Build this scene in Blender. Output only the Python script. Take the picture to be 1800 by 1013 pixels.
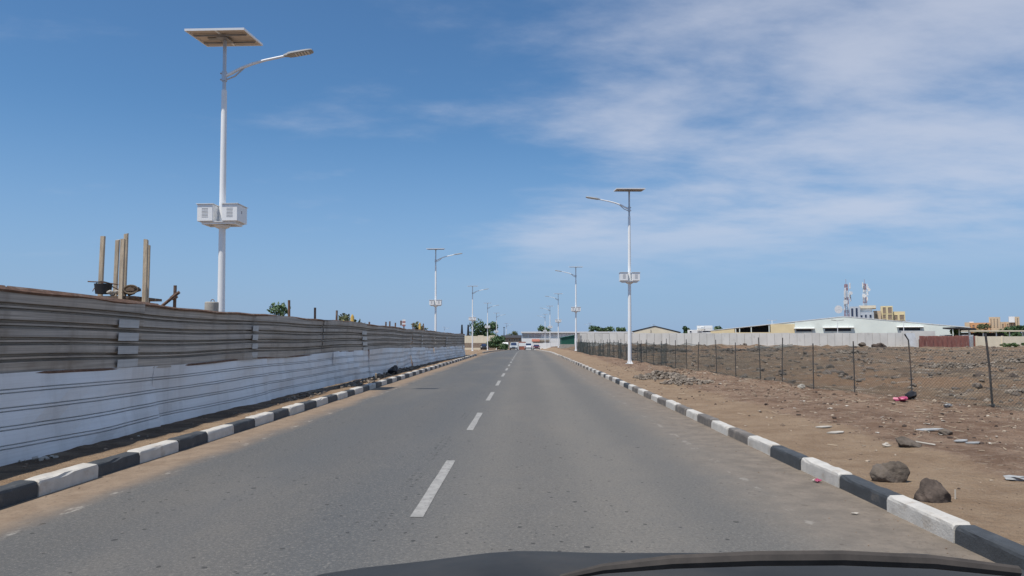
import bpy, math, random
import numpy as np
from mathutils import Vector, Matrix, Euler

for o in list(bpy.data.objects):
    bpy.data.objects.remove(o)
SC = bpy.context.scene
COL = SC.collection
R = math.radians
random.seed(7)
rng = np.random.default_rng(11)

# ------------------------------------------------------------------ camera
F, EYE = 1330.0, 1.55                       # focal length in photo pixels (1800 wide), eye height
YAW, PITCH = R(.95), math.atan(91.5 / F)
cam_d = bpy.data.cameras.new('camera')
cam_d.sensor_width = 36
cam_d.lens = F * 36 / 1800
cam_d.clip_start, cam_d.clip_end = .05, 8000
cam = bpy.data.objects.new('camera', cam_d)
COL.objects.link(cam)
cam.location = (0, 0, EYE)
cam.rotation_euler = (math.pi / 2 + PITCH, 0, YAW)
SC.camera = cam

# ------------------------------------------------------------------ light and sky
SUN = Vector((-3.28, -3.3, 9.71)).normalized()      # towards the sun
sun_d = bpy.data.lights.new('sun', 'SUN')
sun_d.energy = 4.4
sun_d.angle = R(.55)
sun_d.color = (1, .94, .85)
sun = bpy.data.objects.new('sun', sun_d)
COL.objects.link(sun)
sun.rotation_euler = SUN.to_track_quat('Z', 'Y').to_euler()
SC.view_settings.view_transform = 'Standard'
SC.view_settings.look = 'None'
SC.view_settings.gamma = 1
SC.view_settings.use_curve_mapping = False
SC.view_settings.exposure = 0.0

W = bpy.data.worlds.new('World')
SC.world = W
W.use_nodes = True
wn, wl = W.node_tree.nodes, W.node_tree.links
wn.clear()


def N(nodes, kind, **kw):
    n = nodes.new(kind)
    for k, v in kw.items():
        setattr(n, k, v)
    return n


def mth(nodes, links, op, a, b=None, c=None, clamp=False):
    n = N(nodes, 'ShaderNodeMath', operation=op, use_clamp=clamp)
    for i, v in enumerate((a, b, c)):
        if v is None:
            continue
        if isinstance(v, (int, float)):
            n.inputs[i].default_value = v
        else:
            links.new(v, n.inputs[i])
    return n.outputs[0]


def ramp01(nodes, links, v, a, b):
    n = N(nodes, 'ShaderNodeMapRange', interpolation_type='SMOOTHSTEP')
    links.new(v, n.inputs[0])
    n.inputs[1].default_value, n.inputs[2].default_value = a, b
    return n.outputs[0]


def mixc(nodes, links, fac, a, b):
    n = N(nodes, 'ShaderNodeMix', data_type='RGBA')
    for s, v in ((0, fac), (6, a), (7, b)):
        if isinstance(v, (int, float)):
            n.inputs[s].default_value = v
        elif isinstance(v, tuple):
            n.inputs[s].default_value = v if len(v) == 4 else (*v, 1)
        else:
            links.new(v, n.inputs[s])
    return n.outputs[2]


def world_setup():
    sky = N(wn, 'ShaderNodeTexSky', sky_type='NISHITA')
    sky.sun_disc = False
    sky.sun_elevation = math.asin(SUN.z)
    sky.sun_rotation = math.atan2(SUN.x, SUN.y)
    sky.altitude = 0
    sky.air_density, sky.dust_density, sky.ozone_density = 1.0, .6, 3.5
    tc = N(wn, 'ShaderNodeTexCoord')
    sep = N(wn, 'ShaderNodeSeparateXYZ')
    wl.new(tc.outputs['Generated'], sep.inputs[0])
    x, y, z = sep.outputs
    # a cloud deck seen in perspective: direction projected on a plane overhead
    den = mth(wn, wl, 'ADD', mth(wn, wl, 'MAXIMUM', z, 0.0), .16)
    u, v = mth(wn, wl, 'DIVIDE', x, den), mth(wn, wl, 'DIVIDE', y, den)
    cmb = N(wn, 'ShaderNodeCombineXYZ')
    wl.new(u, cmb.inputs[0]); wl.new(v, cmb.inputs[1])
    rot = N(wn, 'ShaderNodeMapping')
    rot.inputs['Rotation'].default_value = (0, 0, R(-32))
    rot.inputs['Scale'].default_value = (.8, 1.25, 1)
    wl.new(cmb.outputs[0], rot.inputs[0])
    n1 = N(wn, 'ShaderNodeTexNoise'); n1.inputs['Scale'].default_value = 1.3
    n1.inputs['Detail'].default_value = 7; n1.inputs['Roughness'].default_value = .52
    n1.inputs['Distortion'].default_value = .35
    wl.new(rot.outputs[0], n1.inputs['Vector'])
    n2 = N(wn, 'ShaderNodeTexNoise'); n2.inputs['Scale'].default_value = 4.2
    n2.inputs['Detail'].default_value = 6; n2.inputs['Roughness'].default_value = .6
    wl.new(rot.outputs[0], n2.inputs['Vector'])
    # the bank fills the right hand half of the sky, thinning to the left
    side = ramp01(wn, wl, mth(wn, wl, 'ADD', u, mth(wn, wl, 'MULTIPLY', mth(wn, wl, 'SUBTRACT', v, 2.2), .16)), -.26, .44)
    d = mth(wn, wl, 'ADD', mth(wn, wl, 'MULTIPLY', n1.outputs[0], 1.05), mth(wn, wl, 'MULTIPLY', n2.outputs[0], .50))
    d = mth(wn, wl, 'ADD', d, mth(wn, wl, 'MULTIPLY', side, .42))
    cover = ramp01(wn, wl, d, .84, 1.42)
    cover = mth(wn, wl, 'MULTIPLY', cover, ramp01(wn, wl, z, .05, .17))
    thin = mth(wn, wl, 'MULTIPLY', cover, .66)
    haze = mth(wn, wl, 'SUBTRACT', 1, ramp01(wn, wl, z, -.02, .30))
    tint = N(wn, 'ShaderNodeMix', data_type='RGBA', blend_type='MULTIPLY')
    tint.inputs[0].default_value = 1
    wl.new(sky.outputs[0], tint.inputs[6]); tint.inputs[7].default_value = (.68, .98, 1.16, 1)
    col = mixc(wn, wl, mth(wn, wl, 'MULTIPLY', haze, .78), tint.outputs[2], (2.95, 4.2, 6.75))
    col = mixc(wn, wl, thin, col, (6.5, 6.85, 7.9))
    bg = N(wn, 'ShaderNodeBackground')
    bg.inputs[1].default_value = .099
    wl.new(col, bg.inputs[0])
    out = N(wn, 'ShaderNodeOutputWorld')
    wl.new(bg.outputs[0], out.inputs[0])


world_setup()

# ------------------------------------------------------------------ helpers


def ray(px, py):
    x, z = (px - 900) / F, -(py - 506.5) / F
    fy, uz = math.cos(PITCH) - z * math.sin(PITCH), math.sin(PITCH) + z * math.cos(PITCH)
    return (x * math.cos(YAW) - fy * math.sin(YAW), x * math.sin(YAW) + fy * math.cos(YAW), uz)


def at(px, py, Y):
    """the place at depth Y that the photograph shows at pixel (px, py)"""
    a, b, c = ray(px, py)
    t = Y / b
    return Vector((a * t, Y, EYE + c * t))


def on_ground(px, py, z):
    a, b, c = ray(px, py)
    t = (z - EYE) / c
    return Vector((a * t, b * t, z))


class MB:
    def __init__(s):
        s.v, s.f, s.m = [], [], []

    def add(s, verts, faces, mi=0):
        b = len(s.v)
        s.v += [tuple(v) for v in verts]
        s.f += [tuple(i + b for i in f) for f in faces]
        s.m += [mi] * len(faces)
        return s

    def box(s, c, d, rot=None, ch=0, mi=0):
        x, y, z = d[0] / 2, d[1] / 2, d[2] / 2
        if ch > 0:
            V = []
            for sz in (-1, 1):
                for (zz, ins) in (((-z, ch), (-z + ch, 0)) if sz < 0 else ((z - ch, 0), (z, ch))):
                    X, Y = x - ins, y - ins
                    k = ch if ins == 0 else 0
                    V += [(-X + k, -Y, zz), (X - k, -Y, zz), (X, -Y + k, zz), (X, Y - k, zz),
                          (X - k, Y, zz), (-X + k, Y, zz), (-X, Y - k, zz), (-X, -Y + k, zz)]
            F_ = [tuple(range(7, -1, -1)), tuple(range(24, 32))]
            for r in range(3):
                for i in range(8):
                    j = (i + 1) % 8
                    F_.append((r * 8 + i, r * 8 + j, r * 8 + 8 + j, r * 8 + 8 + i))
        else:
            V = [(-x, -y, -z), (x, -y, -z), (x, y, -z), (-x, y, -z), (-x, -y, z), (x, -y, z), (x, y, z), (-x, y, z)]
            F_ = [(3, 2, 1, 0), (4, 5, 6, 7), (0, 1, 5, 4), (1, 2, 6, 5), (2, 3, 7, 6), (3, 0, 4, 7)]
        if rot is not None:
            m = Euler(rot).to_matrix()
            V = [m @ Vector(v) for v in V]
        return s.add([(v[0] + c[0], v[1] + c[1], v[2] + c[2]) for v in V], F_, mi)

    def tube(s, pts, rad, n=8, caps=True, mi=0):
        pts = [Vector(p) for p in pts]
        if not hasattr(rad, '__len__'):
            rad = [rad] * len(pts)
        V, F_ = [], []
        up = None
        for i, p in enumerate(pts):
            t = (pts[min(i + 1, len(pts) - 1)] - pts[max(i - 1, 0)]).normalized()
            if up is None:
                up = Vector((1, 0, 0)) if abs(t.x) < .8 else Vector((0, 1, 0))
            a = (up - t * up.dot(t)).normalized()
            b = t.cross(a)
            up = a
            for k in range(n):
                w = 2 * math.pi * k / n
                V.append(p + (a * math.cos(w) + b * math.sin(w)) * rad[i])
        for i in range(len(pts) - 1):
            for k in range(n):
                q = (k + 1) % n
                F_.append((i * n + k, i * n + q, (i + 1) * n + q, (i + 1) * n + k))
        if caps:
            F_.append(tuple(range(n - 1, -1, -1)))
            F_.append(tuple((len(pts) - 1) * n + k for k in range(n)))
        return s.add(V, F_, mi)

    def prism(s, poly, axis, a, b, mi=0):
        """polygon (2D) extruded along axis from a to b"""
        n = len(poly)

        def P(p, t):
            return {'x': (t, p[0], p[1]), 'y': (p[0], t, p[1]), 'z': (p[0], p[1], t)}[axis]
        V = [P(p, a) for p in poly] + [P(p, b) for p in poly]
        F_ = [tuple(range(n)), tuple(range(2 * n - 1, n - 1, -1))]
        for i in range(n):
            j = (i + 1) % n
            F_.append((j, i, n + i, n + j))
        return s.add(V, F_, mi)

    def build(s, name, mat, parent=None, smooth=False, loc=None, fix=True):
        me = bpy.data.meshes.new(name)
        me.from_pydata(s.v, [], s.f)
        for mm in (mat if isinstance(mat, (list, tuple)) else [mat]):
            me.materials.append(mm)
        me.polygons.foreach_set('material_index', s.m)
        if fix:
            import bmesh
            bm = bmesh.new(); bm.from_mesh(me)
            bmesh.ops.recalc_face_normals(bm, faces=bm.faces)
            bm.to_mesh(me); bm.free()
        if smooth:
            me.polygons.foreach_set('use_smooth', [True] * len(me.polygons))
            if smooth != 'all':
                me.set_sharp_from_angle(angle=R(38))
        o = bpy.data.objects.new(name, me)
        COL.objects.link(o)
        if parent is not None:
            o.parent = parent
        if loc is not None:
            o.location = loc
        return o


def tag(o, label=None, cat=None, group=None, kind=None):
    for k, v in (('label', label), ('category', cat), ('group', group), ('kind', kind)):
        if v:
            o[k] = v
    return o


def thing(name, label, cat, loc=(0, 0, 0), rz=0, group=None):
    o = bpy.data.objects.new(name, None)
    o.empty_display_size = .2
    COL.objects.link(o)
    o.location, o.rotation_euler = loc, (0, 0, rz)
    return tag(o, label, cat, group)


def copy_tree(o, parent=None, kids=None):
    c = o.copy()
    COL.objects.link(c)
    if parent is not None:
        c.parent = parent
    for ch in o.children:
        copy_tree(ch, c)
    return c


def mesh_np(name, V, Fa, mat, smooth=False, parent=None):
    me = bpy.data.meshes.new(name)
    V = np.asarray(V, dtype=np.float32)
    Fa = np.asarray(Fa, dtype=np.int32)
    k = Fa.shape[1]
    me.vertices.add(len(V)); me.vertices.foreach_set('co', V.ravel())
    me.loops.add(Fa.size); me.loops.foreach_set('vertex_index', Fa.ravel())
    me.polygons.add(len(Fa))
    me.polygons.foreach_set('loop_start', np.arange(len(Fa), dtype=np.int32) * k)
    me.polygons.foreach_set('use_smooth', np.full(len(Fa), bool(smooth)))
    me.update(calc_edges=True)
    for mm in (mat if isinstance(mat, (list, tuple)) else [mat]):
        me.materials.append(mm)
    o = bpy.data.objects.new(name, me)
    COL.objects.link(o)
    if parent is not None:
        o.parent = parent
    return o


def vnoise(x, y, seed=0):
    xi, yi = np.floor(x).astype(np.int64), np.floor(y).astype(np.int64)
    fx, fy = x - xi, y - yi
    fx, fy = fx * fx * (3 - 2 * fx), fy * fy * (3 - 2 * fy)

    def h(a, b):
        n = (a * 374761393 + b * 668265263 + seed * 1442695041) & 0xffffffff
        n = ((n ^ (n >> 13)) * 1274126177) & 0xffffffff
        return ((n ^ (n >> 16)) & 0xffff) / 65535.0
    return (h(xi, yi) * (1 - fx) + h(xi + 1, yi) * fx) * (1 - fy) + (h(xi, yi + 1) * (1 - fx) + h(xi + 1, yi + 1) * fx) * fy


def fbm(x, y, o=4, seed=0):
    t, a, s = 0, 1, 0
    for i in range(o):
        t = t + a * (vnoise(x * 2 ** i, y * 2 ** i, seed + i) - .5)
        s += a
        a *= .5
    return t / s * 2


def sstep(x, a, b):
    t = np.clip((x - a) / (b - a), 0, 1)
    return t * t * (3 - 2 * t)


# ------------------------------------------------------------------ materials


def mat(name, col, rough=.6, metal=0, var=.15, scale=4, col2=None, m2=(.5, .65), s2=3, bump=0, bscale=40, stretch=None, spec=.5, coat=0):
    """principled paint with uneven tone, optional patches of a second colour, and fine relief"""
    m = bpy.data.materials.new(name)
    m.use_nodes = True
    nd, lk = m.node_tree.nodes, m.node_tree.links
    p = nd['Principled BSDF']
    tc = N(nd, 'ShaderNodeTexCoord')
    src = tc.outputs['Object']
    if stretch:
        mp = N(nd, 'ShaderNodeMapping')
        mp.inputs['Scale'].default_value = stretch
        lk.new(src, mp.inputs[0]); src = mp.outputs[0]
    info = N(nd, 'ShaderNodeObjectInfo')
    w = mth(nd, lk, 'MULTIPLY', info.outputs['Random'], 37.0)

    def noise(sc, det=6, rgh=.6):
        n = N(nd, 'ShaderNodeTexNoise', noise_dimensions='4D')
        n.inputs['Scale'].default_value, n.inputs['Detail'].default_value, n.inputs['Roughness'].default_value = sc, det, rgh
        lk.new(src, n.inputs['Vector']); lk.new(w, n.inputs['W'])
        return n.outputs[0]
    f = ramp01(nd, lk, noise(scale), .3, .7)
    lo, hi = tuple(c * (1 - var) for c in col), tuple(min(1, c * (1 + var)) for c in col)
    c = mixc(nd, lk, f, lo, hi)
    if col2:
        c = mixc(nd, lk, ramp01(nd, lk, noise(s2, 8, .65), *m2), c, col2)
    lk.new(c, p.inputs['Base Color'])
    p.inputs['Roughness'].default_value, p.inputs['Metallic'].default_value = rough, metal
    p.inputs['Specular IOR Level'].default_value = spec
    p.inputs['Coat Weight'].default_value = coat
    if bump:
        b = N(nd, 'ShaderNodeBump')
        b.inputs['Strength'].default_value, b.inputs['Distance'].default_value = bump, .02
        lk.new(noise(bscale, 5), b.inputs['Height'])
        lk.new(b.outputs[0], p.inputs['Normal'])
    return m


M = dict(
    pole=mat('white_pole_paint', (.80, .80, .79), .38, var=.03, scale=2, col2=(.62, .60, .56), m2=(.62, .8)),
    mast=mat('galvanised_mast', (.50, .51, .53), .42, metal=.5, var=.06),
    cabinet=mat('white_cabinet_paint', (.82, .82, .81), .4, var=.03, col2=(.65, .62, .57), m2=(.62, .85)),
    slot=mat('louvre_dark', (.30, .30, .30), .7),
    alu=mat('aluminium_frame', (.84, .85, .85), .35, metal=.0, var=.03),
    backsheet=mat('panel_backsheet', (.58, .50, .43), .6, var=.1, scale=3),
    cells=mat('solar_cells', (.02, .028, .06), .15, var=.1),
    lampgrey=mat('luminaire_grey', (.36, .36, .35), .5, var=.06),
    lampcell=mat('luminaire_lens', (.60, .60, .58), .2, var=.05),
    steel=mat('steel_bolt', (.30, .30, .31), .5, metal=.6),
    kerb_white=mat('kerb_white_paint', (.52, .495, .45), .75, var=.10, scale=6, col2=(.36, .30, .235), m2=(.52, .72), s2=4, bump=.35, bscale=55),
    kerb_black=mat('kerb_black_paint', (.050, .055, .060), .7, var=.2, scale=5, col2=(.14, .125, .11), m2=(.55, .78), s2=5, bump=.35, bscale=55),
    kerb_faded=mat('kerb_faded_paint', (.15, .135, .12), .8, var=.2, scale=5, col2=(.3, .25, .2), m2=(.5, .75), s2=5, bump=.35, bscale=55),
    kerb_dusty=mat('kerb_dusty_white', (.50, .46, .41), .8, var=.12, scale=5, col2=(.35, .29, .23), m2=(.5, .75), s2=5, bump=.35, bscale=55),
    kerb_grey=mat('kerb_bare_concrete', (.27, .25, .22), .85, var=.15, bump=.3),
    rust=mat('rusty_steel', (.15, .085, .055), .85, var=.3, scale=9, col2=(.25, .20, .17), m2=(.5, .7), bump=.4),
    darkpost=mat('dark_fence_steel', (.060, .055, .052), .7, var=.3, scale=9, col2=(.13, .085, .06), m2=(.5, .7)),
    wire=mat('wire_dark_green', (.045, .058, .050), .6, var=.2),
    timber=mat('weathered_timber', (.50, .405, .29), .85, var=.22, scale=5, stretch=(6, 6, .7), col2=(.22, .17, .12), m2=(.55, .75), s2=7, bump=.4),
    darkwood=mat('dark_plank', (.13, .09, .062), .85, var=.25, stretch=(6, .7, 6), bump=.3),
    bucket=mat('black_rubber', (.018, .018, .020), .6, var=.2),
    rope=mat('rope_brown', (.16, .12, .08), .9),
    concrete=mat('cast_concrete', (.36, .335, .29), .85, var=.12, bump=.3, col2=(.26, .23, .19), m2=(.55, .75)),
    wallconc=mat('wall_concrete', (.70, .675, .62), .88, var=.10, scale=.35, col2=(.46, .44, .40), m2=(.55, .78), s2=.8, bump=.25, bscale=8),
    wallbase=mat('wall_plinth', (.60, .57, .51), .9, var=.08, scale=1),
    cream=mat('cream_render', (.74, .66, .50), .85, var=.06, scale=.7),
    yellow=mat('yellow_cladding', (.74, .61, .37), .7, var=.05, scale=.6),
    paleyellow=mat('pale_yellow_paint', (.72, .62, .38), .8, var=.05, scale=.5),
    mint=mat('pale_mint_sheet', (.74, .78, .71), .6, var=.04, scale=.5),
    whitewall=mat('white_render', (.80, .80, .78), .8, var=.05, scale=.6),
    greywall=mat('blue_grey_render', (.48, .52, .56), .8, var=.05, scale=.6),
    roofwhite=mat('white_roof_sheet', (.74, .74, .72), .5, var=.04),
    roofdark=mat('dark_roof_edge', (.045, .043, .045), .7),
    glass=mat('blue_glass', (.03, .045, .09), .12, var=.2),
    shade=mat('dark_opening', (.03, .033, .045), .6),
    greenshed=mat('green_shed_sheet', (.015, .105, .072), .55, var=.1),
    redsheet=mat('red_rusty_sheet', (.36, .14, .105), .75, var=.2, scale=1.2, col2=(.50, .30, .24), m2=(.48, .70), s2=2.5, stretch=(3, 1, .5)),
    greysheet=mat('pale_grey_sheet', (.58, .60, .61), .6, var=.08),
    orange=mat('orange_render', (.62, .34, .17), .85, var=.06, scale=.6),
    tan=mat('tan_render', (.58, .46, .32), .85, var=.06, scale=.6),
    brick=mat('old_stone', (.27, .21, .16), .9, var=.3, scale=6, bump=.5, bscale=20),
    red=mat('tower_red', (.36, .15, .13), .6), white=mat('tower_white', (.75, .75, .74), .6),
    carwhite=mat('white_car_paint', (.72, .73, .73), .3, var=.02, coat=.5),
    carsilver=mat('silver_car_paint', (.50, .53, .53), .3, metal=.2, var=.02, coat=.5),
    carred=mat('dark_red_car_paint', (.14, .025, .022), .35, coat=.5),
    carblack=mat('black_car_paint', (.015, .016, .018), .3, coat=.5),
    tyre=mat('tyre_rubber', (.022, .021, .02), .85),
    chrome=mat('wheel_rim', (.45, .45, .46), .35, metal=.7),
    lightlens=mat('headlight_lens', (.75, .75, .72), .15), redlens=mat('tail_lens', (.45, .02, .02), .25),
    trim=mat('black_trim', (.03, .03, .032), .6),
    bark=mat('bark', (.15, .11, .075), .9, var=.25, scale=8, bump=.4),
    leaf=mat('leaf_green', (.075, .125, .035), .6, var=.35, scale=2.2),
    leafdark=mat('leaf_dark_green', (.055, .105, .036), .6, var=.35, scale=2.2),
    leafpale=mat('leaf_olive', (.10, .115, .045), .65, var=.3, scale=2.2),
    orangecloth=mat('orange_red_sheet', (.36, .13, .085), .8, var=.15),
    pink=mat('pink_plastic', (.44, .07, .15), .45), blackbag=mat('black_plastic', (.02, .02, .024), .45),
    litter=mat('pale_litter', (.46, .42, .36), .8, var=.2, scale=3),
    litterblue=mat('grey_blue_scrap', (.34, .345, .34), .7, var=.25),
    boulder=mat('grey_brown_boulder', (.125, .100, .078), .92, var=.4, scale=9, bump=1.0, bscale=26, col2=(.12, .10, .085), m2=(.5, .7), s2=9),
    darkboulder=mat('dark_boulder', (.080, .060, .048), .92, var=.45, scale=9, bump=1.0, bscale=24, col2=(.15, .115, .09), m2=(.55, .72), s2=11),
    rubble=mat('concrete_rubble', (.20, .165, .13), .9, var=.45, scale=5, bump=.5),
    pebble=mat('verge_pebble', (.23, .165, .115), .9, var=.4, scale=3), palepebble=mat('pale_pebble', (.36, .29, .22), .9, var=.35, scale=3), twig=mat('dry_twig', (.31, .245, .175), .9, var=.3),
    darkpebble=mat('dark_pebble', (.075, .052, .04), .9, var=.4, scale=3),
    darkstone=mat('field_stone', (.13, .105, .085), .9, var=.45, scale=2),
    dashes=mat('worn_road_paint', (.31, .30, .28), .8, var=.18, scale=8, col2=(.20, .195, .185), m2=(.50, .64), s2=16, bump=.2),
    yellowpipe=mat('yellow_plastic', (.55, .36, .08), .5),
    bonnet=mat('dusty_black_bonnet', (.036, .036, .036), .45, var=.2, scale=3, col2=(.062, .056, .05), m2=(.45, .75), s2=2, spec=.04),
    reflection_strip=mat('brown_reflection', (.05, .041, .034), .7, var=.4, scale=14),  # brown tone of the painted reflection over the bonnet
    blackscreen=mat('dark_rubber_seal', (.012, .012, .013), .5),
)


def fence_sheet_mat(name, base, var, dirt, streak, rustc, rust_at, rough, metal):
    m = bpy.data.materials.new(name)
    m.use_nodes = True
    nd, lk = m.node_tree.nodes, m.node_tree.links
    p = nd['Principled BSDF']
    tc = N(nd, 'ShaderNodeTexCoord')
    info = N(nd, 'ShaderNodeObjectInfo')
    w = mth(nd, lk, 'MULTIPLY', info.outputs['Random'], 53.0)

    def noise(sc, st, det=5, rgh=.6):
        mp = N(nd, 'ShaderNodeMapping'); mp.inputs['Scale'].default_value = st
        lk.new(tc.outputs['Object'], mp.inputs[0])
        n = N(nd, 'ShaderNodeTexNoise', noise_dimensions='4D')
        n.inputs['Scale'].default_value, n.inputs['Detail'].default_value, n.inputs['Roughness'].default_value = sc, det, rgh
        lk.new(mp.outputs[0], n.inputs['Vector']); lk.new(w, n.inputs['W'])
        return n.outputs[0]
    along = noise(1, (9, .30, 34), 6)                 # long scratches and dust lines along the sheet
    down = noise(1, (2, 2.6, .35), 6)                 # runs of dirt down the sheet
    patch = noise(1, (1, .7, 1.4), 7)
    c = mixc(nd, lk, ramp01(nd, lk, along, .3, .7), tuple(x * (1 - var) for x in base), tuple(x * (1 + var) for x in base))
    c = mixc(nd, lk, mth(nd, lk, 'MULTIPLY', ramp01(nd, lk, down, .46, .74), streak), c, dirt)
    c = mixc(nd, lk, mth(nd, lk, 'MULTIPLY', ramp01(nd, lk, patch, .5, .8), streak), c, dirt)
    c = mixc(nd, lk, ramp01(nd, lk, noise(1, (5, 4, 5), 8, .7), rust_at, rust_at + .07), c, rustc)
    lk.new(c, p.inputs['Base Color'])
    p.inputs['Roughness'].default_value, p.inputs['Metallic'].default_value = rough, metal
    b = N(nd, 'ShaderNodeBump'); b.inputs['Strength'].default_value, b.inputs['Distance'].default_value = .25, .02
    lk.new(noise(1, (3, 1.6, 3.5), 3), b.inputs['Height']); lk.new(b.outputs[0], p.inputs['Normal'])
    return m


M['sheet_up'] = fence_sheet_mat('weathered_zinc_sheet', (.385, .345, .30), .34, (.20, .165, .13), .65, (.16, .085, .05), .735, .6, .1)
M['sheet_low'] = fence_sheet_mat('white_painted_sheet', (.72, .735, .75), .06, (.48, .475, .47), .5, (.22, .13, .09), .79, .45, 0)
M['patch'] = fence_sheet_mat('clean_lap_strip', (.47, .48, .48), .14, (.36, .34, .32), .6, (.22, .13, .09), .8, .45, .1)


def fence_x(y):
    return np.interp(y, [4, 10, 15, 17, 20, 25, 30, 35, 43, 55, 72, 86], [12.6, 10.6, 9.35, 8.75, 8.15, 7.75, 7.5, 7.0, 6.95, 6.5, 5.85, 5.95])


def ground_mat():
    m = bpy.data.materials.new('bare_earth')
    m.use_nodes = True
    nd, lk = m.node_tree.nodes, m.node_tree.links
    p = nd['Principled BSDF']
    tc = N(nd, 'ShaderNodeTexCoord')
    fld = N(nd, 'ShaderNodeAttribute', attribute_name='field').outputs['Fac']
    ver = N(nd, 'ShaderNodeAttribute', attribute_name='verge').outputs['Fac']

    def noise(sc, det=8, rgh=.62, st=(1, 1, 1)):
        mp = N(nd, 'ShaderNodeMapping'); mp.inputs['Scale'].default_value = st
        lk.new(tc.outputs['Object'], mp.inputs[0])
        n = N(nd, 'ShaderNodeTexNoise')
        n.inputs['Scale'].default_value, n.inputs['Detail'].default_value, n.inputs['Roughness'].default_value = sc, det, rgh
        lk.new(mp.outputs[0], n.inputs['Vector'])
        return n.outputs[0]
    big, mid, fine, xf = noise(.33), noise(1.6), noise(9), noise(55, 4)
    tan = mixc(nd, lk, ramp01(nd, lk, mid, .3, .7), (.255, .174, .110), (.335, .242, .160))
    red = mixc(nd, lk, ramp01(nd, lk, mid, .36, .64), (.170, .106, .070), (.285, .195, .134))
    red = mixc(nd, lk, ramp01(nd, lk, noise(4.5, 8, .7), .52, .66), red, (.26, .185, .130))
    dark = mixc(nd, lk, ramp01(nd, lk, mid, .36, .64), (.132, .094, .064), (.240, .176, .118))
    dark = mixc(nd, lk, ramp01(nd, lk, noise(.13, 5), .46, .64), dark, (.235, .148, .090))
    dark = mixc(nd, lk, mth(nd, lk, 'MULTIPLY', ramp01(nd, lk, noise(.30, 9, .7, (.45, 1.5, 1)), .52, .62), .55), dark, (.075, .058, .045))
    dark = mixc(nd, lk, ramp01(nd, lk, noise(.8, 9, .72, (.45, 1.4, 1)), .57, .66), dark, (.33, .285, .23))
    vm = ramp01(nd, lk, mth(nd, lk, 'ADD', ver, mth(nd, lk, 'MULTIPLY', mth(nd, lk, 'SUBTRACT', big, .5), 1.3)), .3, .7)
    c = mixc(nd, lk, vm, red, tan)
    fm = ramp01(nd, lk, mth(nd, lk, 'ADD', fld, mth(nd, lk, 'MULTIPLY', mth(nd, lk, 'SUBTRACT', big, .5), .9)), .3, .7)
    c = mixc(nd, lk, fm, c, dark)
    rough_ = mth(nd, lk, 'SUBTRACT', 1.0, mth(nd, lk, 'MULTIPLY', vm, .65))
    c = mixc(nd, lk, mth(nd, lk, 'MULTIPLY', ramp01(nd, lk, fine, .54, .70), mth(nd, lk, 'MULTIPLY', rough_, .65)), c, (.37, .29, .21))
    c = mixc(nd, lk, mth(nd, lk, 'MULTIPLY', ramp01(nd, lk, noise(16, 6, .7), .54, .68), mth(nd, lk, 'MULTIPLY', rough_, .75)), c, (.060, .040, .030))
    c = mixc(nd, lk, mth(nd, lk, 'MULTIPLY', ramp01(nd, lk, xf, .55, .72), .5), c, (.075, .052, .038))
    c = mixc(nd, lk, ramp01(nd, lk, noise(38, 3, .6), .685, .72), c, (.50, .43, .35))
    lk.new(c, p.inputs['Base Color'])
    p.inputs['Roughness'].default_value = .95
    p.inputs['Specular IOR Level'].default_value = .2
    b = N(nd, 'ShaderNodeBump'); b.inputs['Strength'].default_value, b.inputs['Distance'].default_value = 1.0, .08
    lk.new(mth(nd, lk, 'ADD', fine, mth(nd, lk, 'MULTIPLY', xf, .35)), b.inputs['Height']); lk.new(b.outputs[0], p.inputs['Normal'])
    return m


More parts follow.
